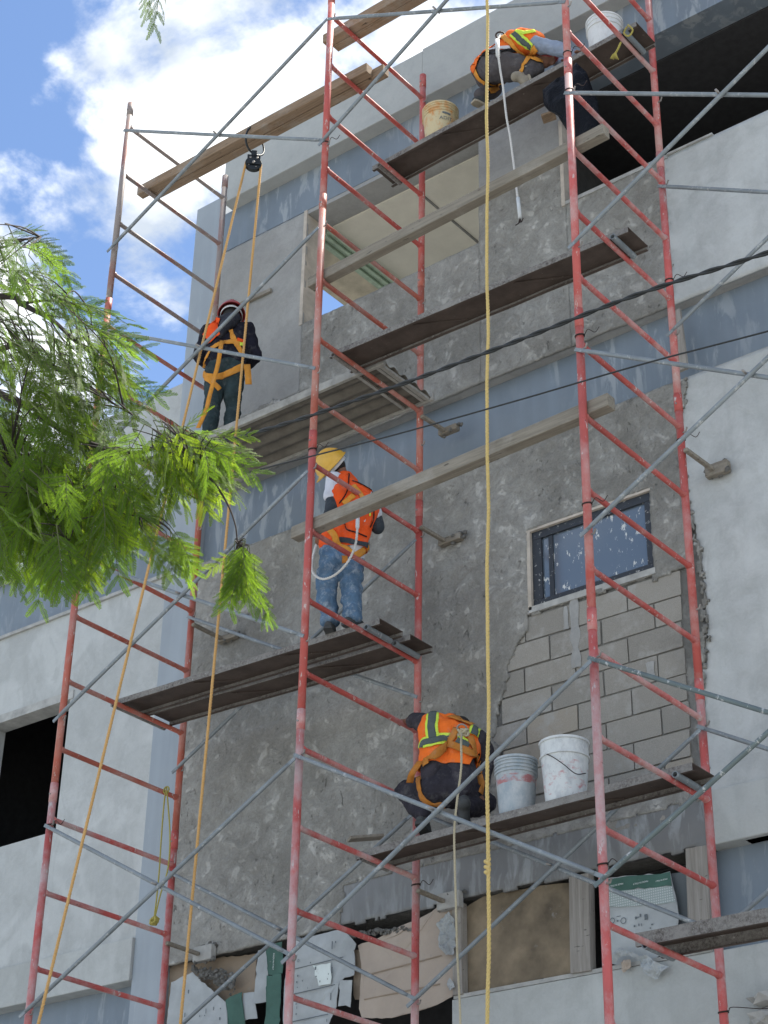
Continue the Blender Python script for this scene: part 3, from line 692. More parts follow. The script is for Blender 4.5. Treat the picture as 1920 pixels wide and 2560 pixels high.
for x, y, r in ((240, 780, .022), (405, 780, .024)): ring(m, aty(*qH([(x, y)])[0], YC + .018), r, .006)
for x, y, w_, h_ in ((740, 725, .02, .028), (320, 785, .012, .008), (335, 715, .03, .003), (590, 740, .012, .014), (620, 730, .018, .003), (655, 700, .008, .016), (570, 860, .010, .010), (635, 840, .006, .012), (675, 840, .004, .014), (830, 835, .012, .007), (805, 890, .008, .006), (960, 905, .004, .006)):
    c = aty(*qH([(x, y)])[0], YC + .018); m.box(c.x - w_ * .6, c.x + w_ * .6, c.y - .001, c.y, c.z - h_ * .7, c.z + h_ * .7)
tag(m.build('carton_print', 'print_dark', Hc), kind='stuff')
m = MB()
for x, y, r in ((655, 445, .013), (672, 650, .012)): ring(m, aty(*qC([(x, y)])[0], YC - .036), r, .004)
for x, y, w_, h_ in ((1215, 400, .008, .045), (1270, 350, .008, .012), (665, 890, .009, .010), (650, 990, .010, .010), (740, 970, .006, .008), (660, 1075, .007, .006), (822, 1085, .003, .007), (950, 770, .012, .018), (1215, 800, .008, .035), (1155, 860, .004, .008), (1020, 980, .006, .010), (1140, 940, .004, .008), (1190, 1220, .006, .040), (640, 1340, .008, .008), (650, 1400, .003, .016), (640, 1500, .008, .010), (1130, 1600, .006, .016), (960, 900, .010, .006), (870, 680, .006, .008)):
    c = aty(*qC([(x, y)])[0], YC - .036); m.box(c.x - w_ * .6, c.x + w_ * .6, c.y - .001, c.y, c.z - h_ * .7, c.z + h_ * .7)
tag(m.build('carton_print', 'print_dark', Cc), kind='stuff')
for a, b in (((545, 800), (1390, 590)), ((940, 1105), (1260, 1030)), ((520, 1200), (960, 1100)), ((500, 1640), (1150, 1500))):
    MB().beam(aty(*qC([a])[0], YC - .033), aty(*qC([b])[0], YC - .033), .004, .006).build('carton_seam', 'print_dark', Cc)
panel('carton_print', 'print_pale', qC([(900, 720), (1190, 680), (1190, 1020), (1000, 1050)]), YC - .034, parent=Cc, seed=21, thick=.001, wave=.002)
text_mesh('lettering', 'MADE IN ITALY', .02, 'print_pale', Bc, aty(*q5([(968, 395)])[0], YC - .022), vert=True)
m = MB()
for x, y, w_, h_ in ((290, 650, .012, .045), (490, 770, .006, .02), (430, 790, .005, .03), (545, 770, .008, .008), (540, 850, .012, .016), (420, 825, .008, .006), (380, 830, .008, .008), (262, 820, .008, .025)):
    c = aty(*q5([(x, y)])[0], YC + .016); m.box(c.x - w_ * .6, c.x + w_ * .6, c.y - .001, c.y, c.z - h_ * .7, c.z + h_ * .7)
tag(m.build('carton_print', 'print_dark', A), kind='stuff')
def lump(mb, c, r, seed, flat=1.0, sub=2):
    bm = bmesh.new(); bmesh.ops.create_icosphere(bm, subdivisions=sub, radius=1)
    for v in bm.verts:
        n_ = 1 + .75 * noise.noise((v.co.x * 1.6 + seed, v.co.y * 1.6, v.co.z * 1.6)) + .2 * noise.noise((v.co.x * 5 + seed, v.co.y * 5, v.co.z * 5))
        v.co = Vector((v.co.x * r * n_, v.co.y * r * n_ * .6, v.co.z * r * n_ * flat))
    bm.verts.index_update(); mb.add([v.co + Vector(c) for v in bm.verts], [tuple(v.index for v in f.verts) for f in bm.faces]); bm.free()
m = MB(); rr = random.Random(5)
for i in range(170):
    t = rr.random(); x = 330 + 330 * t + rr.uniform(-20, 20); y = 440 + 190 * t * rr.random() + 30 * t + rr.uniform(-10, 30)
    lump(m, aty(*q5([(x, y)])[0], YC + rr.uniform(-.01, .03)), rr.uniform(.007, .02) * rr.choice((1, 1, 1.5)), i * 3.7, .75)
tag(m.build('mortar_heap', 'fresh_mortar', smooth=False), 'crumbly grey mortar heap on top of the left white carton', 'mortar', kind='stuff')
m = MB()
for i in range(120):
    t = rr.random(); x = 590 + 420 * t; y = 1090 - 30 * math.sin(t * 3) - (t > .6) * 130 * (t - .6) + rr.uniform(-12, 16)
    lump(m, aty(*qB([(x, y)])[0], YC + rr.uniform(-.01, .03)), rr.uniform(.006, .016) * rr.choice((1, 1, 1.6)), 70 + i * 3.1, .7)
tag(m.build('mortar_heap', 'fresh_mortar', smooth=False), 'grey mortar droppings along the top of the tan cardboard', 'mortar', kind='stuff')
def crumple(name, mat, pts, y, label, seed):
    o = panel(name, mat, pts, y, label, 'paper', seed=seed, wave=0, thick=.003)
    bm = bmesh.new(); bm.from_mesh(o.data)
    for _ in range(2): bmesh.ops.subdivide_edges(bm, edges=bm.edges[:], cuts=1); bmesh.ops.triangulate(bm, faces=bm.faces)
    for v in bm.verts: v.co.y += .05 * noise.noise((v.co.x * 14, v.co.z * 14, seed)) + .02 * noise.noise((v.co.x * 40, v.co.z * 40, seed))
    bm.to_mesh(o.data); bm.free(); return o
crumple('crumpled_paper', 'card_white', qH([(170, 1400), (230, 1290), (400, 1190), (560, 1250), (640, 1300), (760, 1290), (860, 1380), (1050, 1450), (940, 1560), (860, 1640), (760, 1590), (700, 1500), (600, 1340), (480, 1290), (360, 1330), (300, 1390)]), YC - .05, 'crumpled white torn paper hanging below the green banded carton', 31)
crumple('cardboard_scrap', 'card_tan', qH([(350, 1390), (500, 1350), (520, 1460), (400, 1550)]), YC - .03, 'small beige cardboard scrap beside the crumpled white paper', 33)
crumple('cardboard_scrap', 'card_white', qB([(1180, 1020), (1250, 930), (1290, 1000), (1290, 1210), (1230, 1210), (1190, 1160)]), YC - .03, 'torn grey cardboard hooked on the post left of the plywood', 35)
crumple('cardboard_scrap', 'card_white', qB([(1235, 1400), (1265, 1360), (1290, 1420), (1250, 1440)]), YC - .03, 'tiny crushed white scrap at the foot of the left wooden post', 36)

# ================================================================== THE SCAFFOLD
RS, RR, RBR = 0.030, 0.021, 0.0165
def fpt(col, k, yf=0.0):          # point on a frame: column, rung index (may be fractional), 0 = outer leg, 1 = inner leg
    X, Y0, dz = FR[col]; return Vector((X, Y0 + D * yf, zk(k) + dz))
FRAMES = [
 ('L', -0.5, 3.5, 'dull_red_paint', 'topmost scaffold frame at left carrying the pulley timbers'),
 ('L', 3.5, 7.5, 'orange_red_paint', 'second frame from the top at left, beside the worker in the dark hoodie'),
 ('L', 7.5, 11.5, 'orange_red_paint', 'left frame under the drooping leaves holding the double steel plank'),
 ('L', 11.5, 23.5, 'pink_red_paint', 'lowest left frame with the small yellow cord hung on it'),
 ('M', -0.5, 3.5, 'red_paint', 'topmost middle frame beside the yellow bucket'),
 ('M', 3.5, 7.5, 'orange_red_paint', 'second middle frame crossing the tall upper window'),
 ('M', 7.5, 11.5, 'red_paint', 'middle frame in front of the worker with yellow helmet'),
 ('M', 11.5, 23.5, 'pink_red_paint', 'lowest middle frame left of the squatting worker'),
 ('R', -0.5, 3.5, 'pink_red_paint', 'topmost right frame beside the black plastic bag'),
 ('R', 3.5, 7.5, 'pink_red_paint', 'second right frame in front of the dark opening and white wall'),
 ('R', 7.5, 11.5, 'red_paint', 'right frame in front of the small splashed window'),
 ('R', 11.5, 23.5, 'pink_red_paint', 'lowest right frame beside the two cement buckets'),
]
for col, k0, k1, mt, lab in FRAMES:
    base = fpt(col, k1); T = thing('scaffold_section', 'red tubular ' + lab if 'frame' in lab else lab, 'scaffold frame', base, 'scaffold frames')
    for yf in (0, 1):
        a, b = fpt(col, k1 - (0 if k1 < 20 else 0), yf), fpt(col, k0, yf)
        if k1 > 20: a.z = GROUND + .06
        st = MB().tube([a, b], RS, 16).build('standard', mt, T, smooth=True)
        jm = MB().tube([b - Vector((0, 0, .16)), b - Vector((0, 0, .002))], RS * 1.10, 16)
        jm.build('coupling', mt, st, smooth=True)
        nb = MB()
        c = b + Vector((0, -RS, -.10)); nb.tube([c + Vector((0, -.012, 0)), c + Vector((0, .01, 0))], .007, 8)
        nb.build('pin', 'bolt_steel', st)
        if k1 > 20:
            MB().box(a.x - .08, a.x + .08, a.y - .08, a.y + .08, GROUND + .03, GROUND + .062).build('base_plate', 'galvanised_tube', st)
        for hk in (0.1, 2.6):          # brace hooks on the leg
            c = fpt(col, k0 + .5 + hk, yf); hb = MB().tube([c, c + Vector((.055, -.015, 0)), c + Vector((.075, -.03, .02))], .007, 8)
            hb.build('brace_hook', 'bolt_steel', st)
    k = math.ceil(k0)
    while k < k1:
        ra, rb2 = fpt(col, k, 0), fpt(col, k, 1); dd = Vector((0, 1, 0)); MB().tube([ra, ra + dd * .036, ra + dd * .05, rb2 - dd * .05, rb2 - dd * .036, rb2], [RR * 1.35, RR * 1.3, RR, RR, RR * 1.3, RR * 1.35], 12).build('rung', mt, T, smooth=True); k += 1

def cross_brace(c1, c2, mod, inner, lab, mat='galvanised_tube'):
    k0 = mod * 4; y = 1.0 if inner else 0.0; off = Vector((0, -.036 if not inner else -.036, 0))
    A1, B1 = fpt(c1, k0 + .12, y) + off, fpt(c2, k0 + 2.52, y) + off
    A2, B2 = fpt(c1, k0 + 2.62, y) + off * 1.95, fpt(c2, k0 + .2, y) + off * 1.95
    T = thing('cross_brace', lab, 'scaffold brace', A2, 'grey cross braces')
    for a, b in ((A1, B1), (A2, B2)):
        d = (b - a).normalized(); mb = MB().tube([a + d * .045, a + d * .10, b - d * .10, b - d * .045], [RBR * .75, RBR, RBR, RBR * .75], 12)
        tb = mb.build('brace_tube', mat, T, smooth=True)
        for p, s_ in ((a, 1), (b, -1)): MB().obox(p + d * s_ * .02, d * .045, Vector((0, .004, 0)), d.cross(Vector((0, 1, 0))) * .014).build('flat_end', mat, tb)
    t = .5; mid = A1.lerp(B1, .5)
    MB().tube([mid + Vector((0, .03, 0)), mid + Vector((0, -.065, 0))], .009, 10).build('pivot_bolt', 'bolt_steel', T, smooth=True)
BR = [('L','M',0,0,'grey cross brace in front of the pulley, against the clouds'),('L','M',1,0,'grey cross brace crossing the back of the worker in the dark hoodie'),
 ('L','M',2,0,'grey outer cross brace left of the worker with yellow helmet'),('L','M',3,0,'grey outer cross brace at lower left under the double plank'),
 ('L','M',2,1,'thin inner cross brace against the wall behind the double plank'),('L','M',3,1,'inner cross brace against the wall above the white cartons'),
 ('M','R',0,0,'grey cross brace at the top between the middle and right frames'),('M','R',3,0,'grey outer cross brace in front of the squatting worker'),
 ('M','R',3,1,'inner cross brace behind the squatting worker and the plywood board'),
 ('R','E',1,0,'grey outer cross brace in front of the dark opening at upper right'),('R','E',1,1,'inner cross brace in front of the upper white wall'),
 ('R','E',2,0,'grey outer cross brace beside the small splashed window'),
 ('R','E',3,0,'dark cross brace spotted with cement at lower right'),('R','E',3,1,'inner cross brace near the lower right white wall')]
for c1, c2, mod, inn, lab in BR: cross_brace(c1, c2, mod, inn, lab, 'splashed_tube' if (c1 == 'R' and mod == 3 and not inn) else 'galvanised_tube')

def plank(lab, ca, cb, k, ya, yb, wd, xa, xb, lip=.05, hook=True, rise=RR):
    """steel plank: a shallow channel with its open side down, hook tubes under both ends; ya/yb depth of the front edge at the two frames"""
    XA_, XB_ = FR[ca][0], FR[cb][0]; za, zb = zk(k) + FR[ca][2] + rise, zk(k) + FR[cb][2] + rise
    f = lambda x: (x - XA_) / (XB_ - XA_)
    def pt(x, dy, dz): t = f(x); return Vector((x, ya + (yb - ya) * t + dy, za + (zb - za) * t + dz))
    x0, x1 = XA_ + xa, XB_ + xb
    T = thing('scaffold_plank', lab, 'scaffold plank', pt((x0 + x1) / 2, 0, 0), 'steel scaffold planks')
    n = 24
    def strip(prof, name, mt):
        m = MB(); L = len(prof)
        for i in range(n + 1):
            x = x0 + (x1 - x0) * i / n
            for dy, dz in prof: m.v.append(tuple(pt(x, dy, dz + .004 * noise.noise((x * 3, k, 0)))))
        for i in range(n):
            for j in range(L): a = i * L + j; b = i * L + (j + 1) % L; m.f.append((a, b, b + L, a + L))
        m.f.append(tuple(range(L))); m.f.append(tuple(n * L + j for j in range(L)))
        return m.build(name, mt, T)
    t_ = .004
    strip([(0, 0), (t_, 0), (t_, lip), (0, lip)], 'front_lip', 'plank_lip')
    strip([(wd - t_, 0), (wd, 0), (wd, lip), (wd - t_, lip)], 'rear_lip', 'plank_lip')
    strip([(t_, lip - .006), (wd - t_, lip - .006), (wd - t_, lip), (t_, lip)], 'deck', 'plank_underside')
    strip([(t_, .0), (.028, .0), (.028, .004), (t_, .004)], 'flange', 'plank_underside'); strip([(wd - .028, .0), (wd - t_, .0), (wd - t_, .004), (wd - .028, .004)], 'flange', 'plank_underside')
    if hook:
        for x in (XA_ - .055, XB_ + .055):
            a, b = pt(x, -.03, -.012), pt(x, wd - .02, -.012); MB().pipe(a, b, .024, .018).build('hook_tube', 'plank_lip' if x < 0 else 'galvanised_tube', T, smooth=False)
    for xm in (x0 + .7, (x0 + x1) / 2 + .25):
        MB().beam(pt(xm, .03, lip - .012), pt(xm + .5, wd - .03, lip - .012), .02, .008).build('stiffener', 'plank_underside', T)
    return pt
PP1 = plank('dark steel plank under the crouching worker at the top', 'M', 'R', 2, .84, .78, .31, -.16, .16)
PP2 = plank('dark steel plank below the upper window between middle and right frames', 'M', 'R', 6, .30, .40, .30, -.12, .17)
PP3 = plank('front steel plank under the worker with yellow helmet', 'L', 'M', 10, .56, .68, .30, -.12, .16)
PP3b = plank('rear steel plank beside the wall behind the yellow helmet worker', 'L', 'M', 10, .875, 1.04, .30, -.02, .18)
PP4 = plank('cement crusted steel plank holding the two buckets', 'M', 'R', 13, .83, .82, .30, -.14, .17, lip=.055)
PP6 = plank('steel plank leaving the picture at the lower right', 'R', 'E', 15, .50, .50, .33, -.14, .1, lip=.085)
# corrugated deck on the left bay
def deck():
    za, zb = zk(6) - .015 + RR, zk(6) + RR; xa, xb = -2.555 - .1, .20; y0, y1 = .62, 1.34
    T = thing('corrugated_deck', 'wide ribbed scaffold deck under the worker in the dark hoodie', 'scaffold deck', (-1.2, y0, za))
    z = za
    MB().box(xa, xb, y0, y0 + .035, z, z + .075).build('front_rail', 'deck_alloy', T, bevel=.004)
    MB().box(xa, xb, y1 - .035, y1, z, z + .075).build('rear_rail', 'deck_alloy', T, bevel=.004)
    m = MB(); n = 40; prof = []
    for i in range(n + 1):
        y = y0 + .036 + (y1 - y0 - .072) * i / n; prof.append((y, z + .045 + .018 * math.cos(i / n * 2 * math.pi * 4.5)))
    m.v = [(x, y, zz) for x in (xa + .02, xb - .02) for y, zz in prof]; m.f = [(i, i + 1, i + 2 + n, i + 1 + n) for i in range(n)]
    m.build('ribbed_panel', 'deck_board', T, solid=.006)
    for x in (xb - .07, xa + .03): MB().box(x, x + .04, y0 + .036, y1 - .036, z + .004, z + .03).build('end_bar', 'deck_alloy', T, bevel=.003)
    for x in (xb - .11, xb - .32): MB().box(x, x + .03, y0 + .036, y1 - .036, z + .008, z + .024).build('cross_bar', 'deck_alloy', T)
    return z + .075
DECKZ = deck()
# timbers
def timb(name, lab, a, b, w_, h_, mat, group=None):
    return tag(MB().beam(a, b, w_, h_).build(name, mat, bevel=.006), lab, 'timber', group)
zt = zk(1) + RR
def tpt(col, k, y, dz=.052): X, Y0, d = FR[col]; return Vector((X, y, zk(k) + d + RR + dz))
def ext(a, b, ea, eb): d = (b - a).normalized(); return a - d * ea, b + d * eb
timb('timber_beam', 'front timber of the pair carrying the pulley', *ext(tpt('L', 1, .30), tpt('M', 1, .33), .14, .20), .09, .105, 'timber_warm', 'timbers laid on the rungs')
timb('timber_beam', 'rear timber of the pair carrying the pulley', *ext(tpt('L', 1, .395), tpt('M', 1, .43), .02, .31), .09, .10, 'timber_warm', 'timbers laid on the rungs')
timb('timber_beam', 'front timber of the topmost pair above the parapet', *ext(tpt('M', 0, .28), tpt('R', 0, .28), .30, .2), .09, .105, 'timber_warm', 'timbers laid on the rungs')
timb('timber_beam', 'rear timber of the topmost pair above the parapet', *ext(tpt('M', 0, .375), tpt('R', 0, .375), .26, .2), .09, .10, 'timber_warm', 'timbers laid on the rungs')
timb('guard_rail', 'wooden guard rail crossing in front of the tall upper window', *ext(tpt('M', 5, .078, .05), tpt('R', 5, .005, .05), .17, .27), .09, .10, 'timber_grey', 'wooden guard rails')
timb('guard_rail', 'wooden guard rail crossing in front of the worker with yellow helmet', *ext(tpt('M', 9, .078, .05), tpt('R', 9, .005, .05), .22, .19), .095, .105, 'timber_grey', 'wooden guard rails')
# packing pieces wedged between the inner legs and the wall
def spacer(col, k, xo, xw, lab, zz=0.0, hgt=.06):
    X, Y0, d = FR[col]; z = zk(k) + d + zz
    T = thing('wall_packing', lab, 'wood block', (X + xo, Y0 + D, z), 'wood packing between scaffold and wall')
    MB().beam((X + xo + .02, Y0 + D - .05, z + .01), (X + xo + .05, YW - .085, z - .005), .038, .03).build('strut', 'timber_grey', T, bevel=.006)
    lm = MB()
    for i in range(9): lump(lm, (X + xo + rb.uniform(-.03, xw), YW - rb.uniform(.03, .085), z + rb.choice((-1, 1)) * hgt * .4 + rb.uniform(-.015, .015)), rb.uniform(.012, .026), i + z * 7)
    tag(lm.build('mortar_crust', 'fresh_mortar', T, smooth=True), kind='stuff')
    MB().box(X + xo - .02, X + xo + xw * .8, YW - .083, YW - .018, z - hgt / 2, z + hgt / 2).build('pad', 'concrete_sill' if hgt > .12 else 'timber_grey', T, bevel=.008)
spacer('M', 8, .035, .27, 'wood packing wired to the middle inner leg beside the yellow helmet worker', .0)
spacer('M', 6, .035, .22, 'wood packing behind the middle inner leg above the floor beam', -.1)
spacer('M', 13, .035, .24, 'wood packing behind the middle inner leg below the squatting worker', -.13, .13)
spacer('L', 8, .05, .27, 'wood packing behind the left inner leg below the drooping sprig', -.18)
spacer('L', 13, .03, .24, 'wood packing at the lower left inner leg above the cartons', -.1, .13)
spacer('R', 8, .035, .22, 'wood packing at the right inner leg where white plaster meets grey', -.25, .10)
m = MB(); 
for i, (x, z, w_, h_) in enumerate(((2.76, 4.76, .17, .05), (2.74, 4.64, .16, .065), (2.99, 4.62, .13, .075))):
    lump(m, (x, YW - .07, z), w_, i + 200, h_ / w_, 2)
tag(m.build('broken_masonry', 'concrete_sill', smooth=False), 'broken concrete lump wired to the right leg at the bottom corner', 'rubble')
bb = MB().beam(aty(1690, 778, YW - .03), aty(1709, 925, YW - .03), .035, .085, up=(1, 0, 0)).build('wood_board', 'timber_post', bevel=.004); tag(bb, 'upright weathered board behind the right inner leg on the floor beam', 'board')
# tie wires twisted round the legs
def tie(col, k, yf, lab, tail=.12, dirx=1):
    c = fpt(col, k, yf); pts = []
    for i in range(26):
        a = i / 12 * 2 * math.pi; pts.append(c + Vector((math.cos(a) * (RS + .004), math.sin(a) * (RS + .004), .012 * i / 26 + .006 * math.sin(a))))
    m = MB().tube(pts, .0032, 6)
    e = pts[-1]; m.tube(spline([e, e + Vector((.05 * dirx, -.03, .01)), e + Vector((tail * dirx, -.02, -.03)), e + Vector((tail * 1.3 * dirx, -.01, .01))], 5), .003, 5)
    tag(m.build('tie_wire', 'tie_wire', smooth=True), lab, 'wire', 'tie wires')
for col, k, yf, lab in (('R', 3.4, 0, 'tie wire round the right outer leg beside the black bag'), ('R', 4.05, 0, 'tie wire round the right outer leg above the upper guard rail'), ('R', 7.9, 0, 'tie wire round the right outer leg at the floor beam'), ('R', 10.2, 0, 'tie wire round the right outer leg at the splashed window'),
    ('R', 8.2, 1, 'dark tie wire knotted on the right inner leg by the white wall'), ('R', 5.7, 1, 'dark tie wire on the right inner leg above the floor beam'), ('M', 2.55, 0, 'tie wire round the middle outer leg below the topmost frame'), ('M', 7.8, 0, 'tie wire round the middle outer leg beside the yellow helmet'),
    ('L', 12.1, 0, 'tie wire round the left outer leg by the dark window'), ('M', 13.1, 1, 'tie wire round the middle inner leg below the squatting worker'), ('R', 15.4, 1, 'long tie wire on the right inner leg at the bottom corner'), ('R', 14.4, 0, 'tie wire round the right outer leg near the wide post')):
    tie(col, k, yf, lab, tail=.28 if k == 15.4 else .1)

# ================================================================== PULLEY, ROPES, CABLES
def rope_thing(name, path, r, mat, lab, cat='rope', parent=None, group=None):
    o = helix_rope(path, r).build(name, mat, parent, smooth=True)
    if lab: tag(o, lab, cat, group)
    return o
PY = .36
pc = aty(633.5, 411, PY); pax = Vector((.72, -.69, 0)).normalized(); psd = Vector((.69, .72, 0)).normalized()
PT = thing('pulley', 'black steel pulley wheel hung under the left pair of timbers', 'pulley', pc)
MB().lathe(pc, [(.0, -.022), (.078, -.022), (.080, -.018), (.062, -.004), (.062, .004), (.080, .018), (.078, .022), (0, .022)], 32, pax).build('wheel', 'pulley_black', PT, smooth=False, bevel=.002)
m = MB()
for s_ in (-1, 1):
    o_ = pax * .03 * s_; u = Vector((0, 0, 1))
    m.obox(pc + o_ + u * .035, psd * .062, u * .055, pax * .004); m.obox(pc + o_ + u * .10, psd * .025, u * .045, pax * .004)
m.build('cheek_plate', 'pulley_black', PT, bevel=.003)
MB().tube([pc - pax * .045, pc + pax * .045], .014, 12).build('axle', 'bolt_steel', PT, smooth=True)
m = MB()
for s_ in (-1, 1): m.tube([pc + pax * .036 + psd * .032 * s_ + Vector((0, 0, .055)), pc + pax * .038 + psd * .032 * s_ + Vector((0, 0, .055))], .012, 12)
for a_ in (210, 300): m.tube([pc + pax * .024 + psd * .05 * math.cos(math.radians(a_)) + Vector((0, 0, .05 * math.sin(math.radians(a_)))), pc + pax * .027 + psd * .05 * math.cos(math.radians(a_)) + Vector((0, 0, .05 * math.sin(math.radians(a_))))], .006, 10)
m.build('rivet', 'bolt_steel', PT, smooth=True)
hk = pc + Vector((0, 0, .13)); ztim = zk(1) + RR
lp = []
for i in range(29):
    a = 2 * math.pi * i / 28; lp.append(Vector((hk.x + .03 * math.cos(a), hk.y, hk.z + .03 * math.sin(a))))
MB().tube(lp, .008, 8).build('eye_ring', 'bolt_steel', PT, smooth=True)
slp = []
for i in range(33):
    a = 2 * math.pi * i / 32; slp.append(Vector((hk.x + .012 * math.sin(a * 2), .362 + .125 * math.sin(a), (hk.z + zk(1) + .135) / 2 + ((zk(1) + .145 - hk.z) / 2) * -math.cos(a))))
MB().tube(slp, .010, 8).build('sling', 'pulley_black', PT, smooth=True)
lt, rt_ = pc - psd * .072, pc + psd * .072
top = [pc + psd * .072 * math.cos(a) + Vector((0, 0, .072 * math.sin(a))) for a in [math.pi * i / 10 for i in range(11)]]
lend = aty(94, 2560, -.95); rend = aty(451, 2560, .02)
def extend_to_ground(a, b):
    d = (b - a); t = (GROUND + .05 - a.z) / d.z; return a + d * t
left_path = sag(lt, extend_to_ground(lt, lend), .04, 30); right_path = sag(rt_, extend_to_ground(rt_, rend), .0, 30)
rope_thing('hoist_rope', list(reversed(right_path)) + top[1:-1] + left_path, .0125, 'rope_orange', 'orange hoist rope running over the pulley, two long strands')
# slim yellow rope hanging down the whole front
a, b = aty(1217.5, 0, -.13), aty(1221, 2560, -.13)
d = (b - a).normalized(); main = [a - d * 1.2]
for i in range(41):
    p = a.lerp(b, i / 40); main.append(p + Vector((.006 * math.sin(i * .9), .004 * math.sin(i * 1.7), 0)))
main.append(b + d * 3.0)
rope_thing('lifeline_rope', main, .0138, 'rope_yellow', 'long yellow rope hanging straight down in front of the scaffold')
kn = MB(); kp = aty(1218.5, 2165, -.13)
kn.tube([kp + Vector((.012 * math.cos(i * .9), .012 * math.sin(i * .9), .05 - .1 * i / 20)) for i in range(21)], .013, 8); 
tag(kn.build('rope_knot', 'rope_yellow', smooth=True), 'small knot low on the long yellow rope', 'knot')
# small yellow cord tied on a left rung
c0 = aty(415, 1985, FR['L'][1] + D * .86); c0.z = zk(11) - .015 + RR; X = c0.x
cpts = [c0]
for px, py in ((420, 2010), (425, 2090), (420, 2170), (400, 2240), (388, 2290)): cpts.append(aty(px, py, c0.y - .035))
cpts2 = [c0]
for px, py in ((410, 2010), (403, 2100), (398, 2180), (391, 2250), (386, 2290)): cpts2.append(aty(px, py, c0.y - .04))
cm = helix_rope(spline(cpts, 6), .007); c2 = helix_rope(spline(cpts2, 6), .007); cm.add(c2.v, c2.f)
lp = [c0 + Vector((0, math.cos(a) * .001 , 0)) + Vector((math.cos(a) * .03, 0, math.sin(a) * .03 - .02)) for a in [2 * math.pi * i / 16 for i in range(17)]]
cm.tube(lp, .007, 6); kc = aty(386, 2302, c0.y - .04)
for i in range(5):
    a0 = i * 1.3; cm.tube([kc + Vector((.028 * math.cos(a0 + t * .7), .02 * math.sin(a0 * 2 + t * .9), .028 * math.sin(a0 + t * .8))) for t in range(10)], .011, 7)
tag(cm.build('yellow_cord', 'rope_bright_yellow', smooth=True), 'small yellow cord knotted and hanging from a left rung', 'cord')
# overhead service cables in front of the scaffold
def cable(pts, r, lab, Y=-1.4, twist=0):
    P = spline([aty(x, y, Y) for x, y in pts], 10)
    if twist: m = helix_rope(P, r, pitch=.35, strands=2, seg=7, step=.05)
    else: m = MB().tube(P, r, 8)
    tag(m.build('service_cable', 'cable_black', smooth=True), lab, 'cable', 'service cables')
cable([(-700, 1330), (-200, 1260), (300, 1160), (640, 1081), (960, 976), (1280, 857), (1600, 734), (1893, 640), (2300, 505), (2900, 300)], .0155, 'thick twisted black cable crossing the whole picture', twist=1)
cable([(-700, 1600), (-200, 1410), (300, 1266), (640, 1176), (960, 1094), (1280, 1005), (1600, 912), (1920, 828), (2900, 570)], .0055, 'thin black cable below the thick one')

# ================================================================== BUCKETS, BAG, SMALL THINGS
def bucket(lab, c, r, h, mat, ribs, handle=None, tilt=0.0, fill=True):
    c = Vector(c); T = thing('bucket', lab, 'bucket', c, 'plastic buckets')
    prof = [(0, 0), (r * .80, 0), (r * .83, .006)]
    for i in range(1, 12): prof.append((r * (.83 + .15 * i / 12), h * .74 * i / 12))
    for i in range(ribs):
        z = h * (.72 + .25 * i / max(1, ribs)); prof += [(r * .985, z), (r * 1.05, z + .004), (r * 1.05, z + .014), (r * .99, z + .019)]
    prof += [(r * 1.0, h - .02), (r * 1.06, h - .016), (r * 1.06, h), (r * .98, h), (r * .95, h - .03), (r * .92, h * .6), (0, h * .6)]
    MB().lathe(c, prof, 40).build('shell', mat, T, smooth=True).data.polygons.foreach_get
    bo_ = T.children[0]; md = bo_.modifiers.new('es', 'EDGE_SPLIT'); md.split_angle = math.radians(35)
    if handle:
        MB().tube(spline([c + Vector(p) for p in handle], 8), .0035, 6).build('wire_handle', 'tie_wire', T, smooth=True)
    return T
PT1 = PP1(1.25, 0, .052).z
yb = aty(1096, 352, .97); BZ = PP1(yb.x, 0, .053).z
YB = bucket('yellowed bucket at the left end of the top plank', (yb.x, 1.0, BZ), .160, .39, 'bucket_yellow', 3, [(-.15, 0, .30), (-.10, -.02, .40), (.05, -.04, .43), (.13, -.03, .40), (.15, 0, .33)])
# print on the yellow bucket, wrapped round its side
def wrap_text(txt, size, T, c, r, z, az, mat):
    cu = bpy.data.curves.new('t', 'FONT'); cu.body = txt; cu.size = size; cu.align_x = 'CENTER'
    o = bpy.data.objects.new('t', cu); COL.objects.link(o); dg = bpy.context.evaluated_depsgraph_get(); me = bpy.data.meshes.new_from_object(o.evaluated_get(dg)); bpy.data.objects.remove(o); bpy.data.curves.remove(cu)
    bm = bmesh.new(); bm.from_mesh(me); bmesh.ops.triangulate(bm, faces=bm.faces); bmesh.ops.subdivide_edges(bm, edges=[e for e in bm.edges if e.calc_length() > .02], cuts=2); bm.to_mesh(me); bm.free()
    for v in me.vertices:
        a = az + v.co.x / r; zz = z + v.co.y; v.co = Vector((r * math.sin(a), -r * math.cos(a), zz))
    me.materials.clear(); me.materials.append(MATS[mat]); q = bpy.data.objects.new('lettering', me); COL.objects.link(q); q.parent = T; return q
wrap_text('ADIT', .055, YB, None, .1545, .175, math.radians(56), 'print_dark')
m = MB()
for i in range(9):
    a = math.radians(45 + i * 3.2); p0 = Vector((yb.x, 1.0, BZ)); m.obox(p0 + Vector((.1575 * math.sin(a), -.1575 * math.cos(a), .255 - .001 * i)), Vector((math.cos(a), math.sin(a), 0)) * .0045, Vector((math.sin(a), -math.cos(a), 0)) * .0008, Vector((0, 0, .010)))
m.build('lettering', 'print_dark', YB)
wb = aty(1513, 100, 1.0)
bucket('clean white bucket at the right end of the top plank', (wb.x, 1.0, PP1(wb.x, 0, .053).z), .155, .40, 'bucket_white', 2)
PT4 = PP4(.6, 0, .057).z
g1 = aty(1285, 2025, .95)
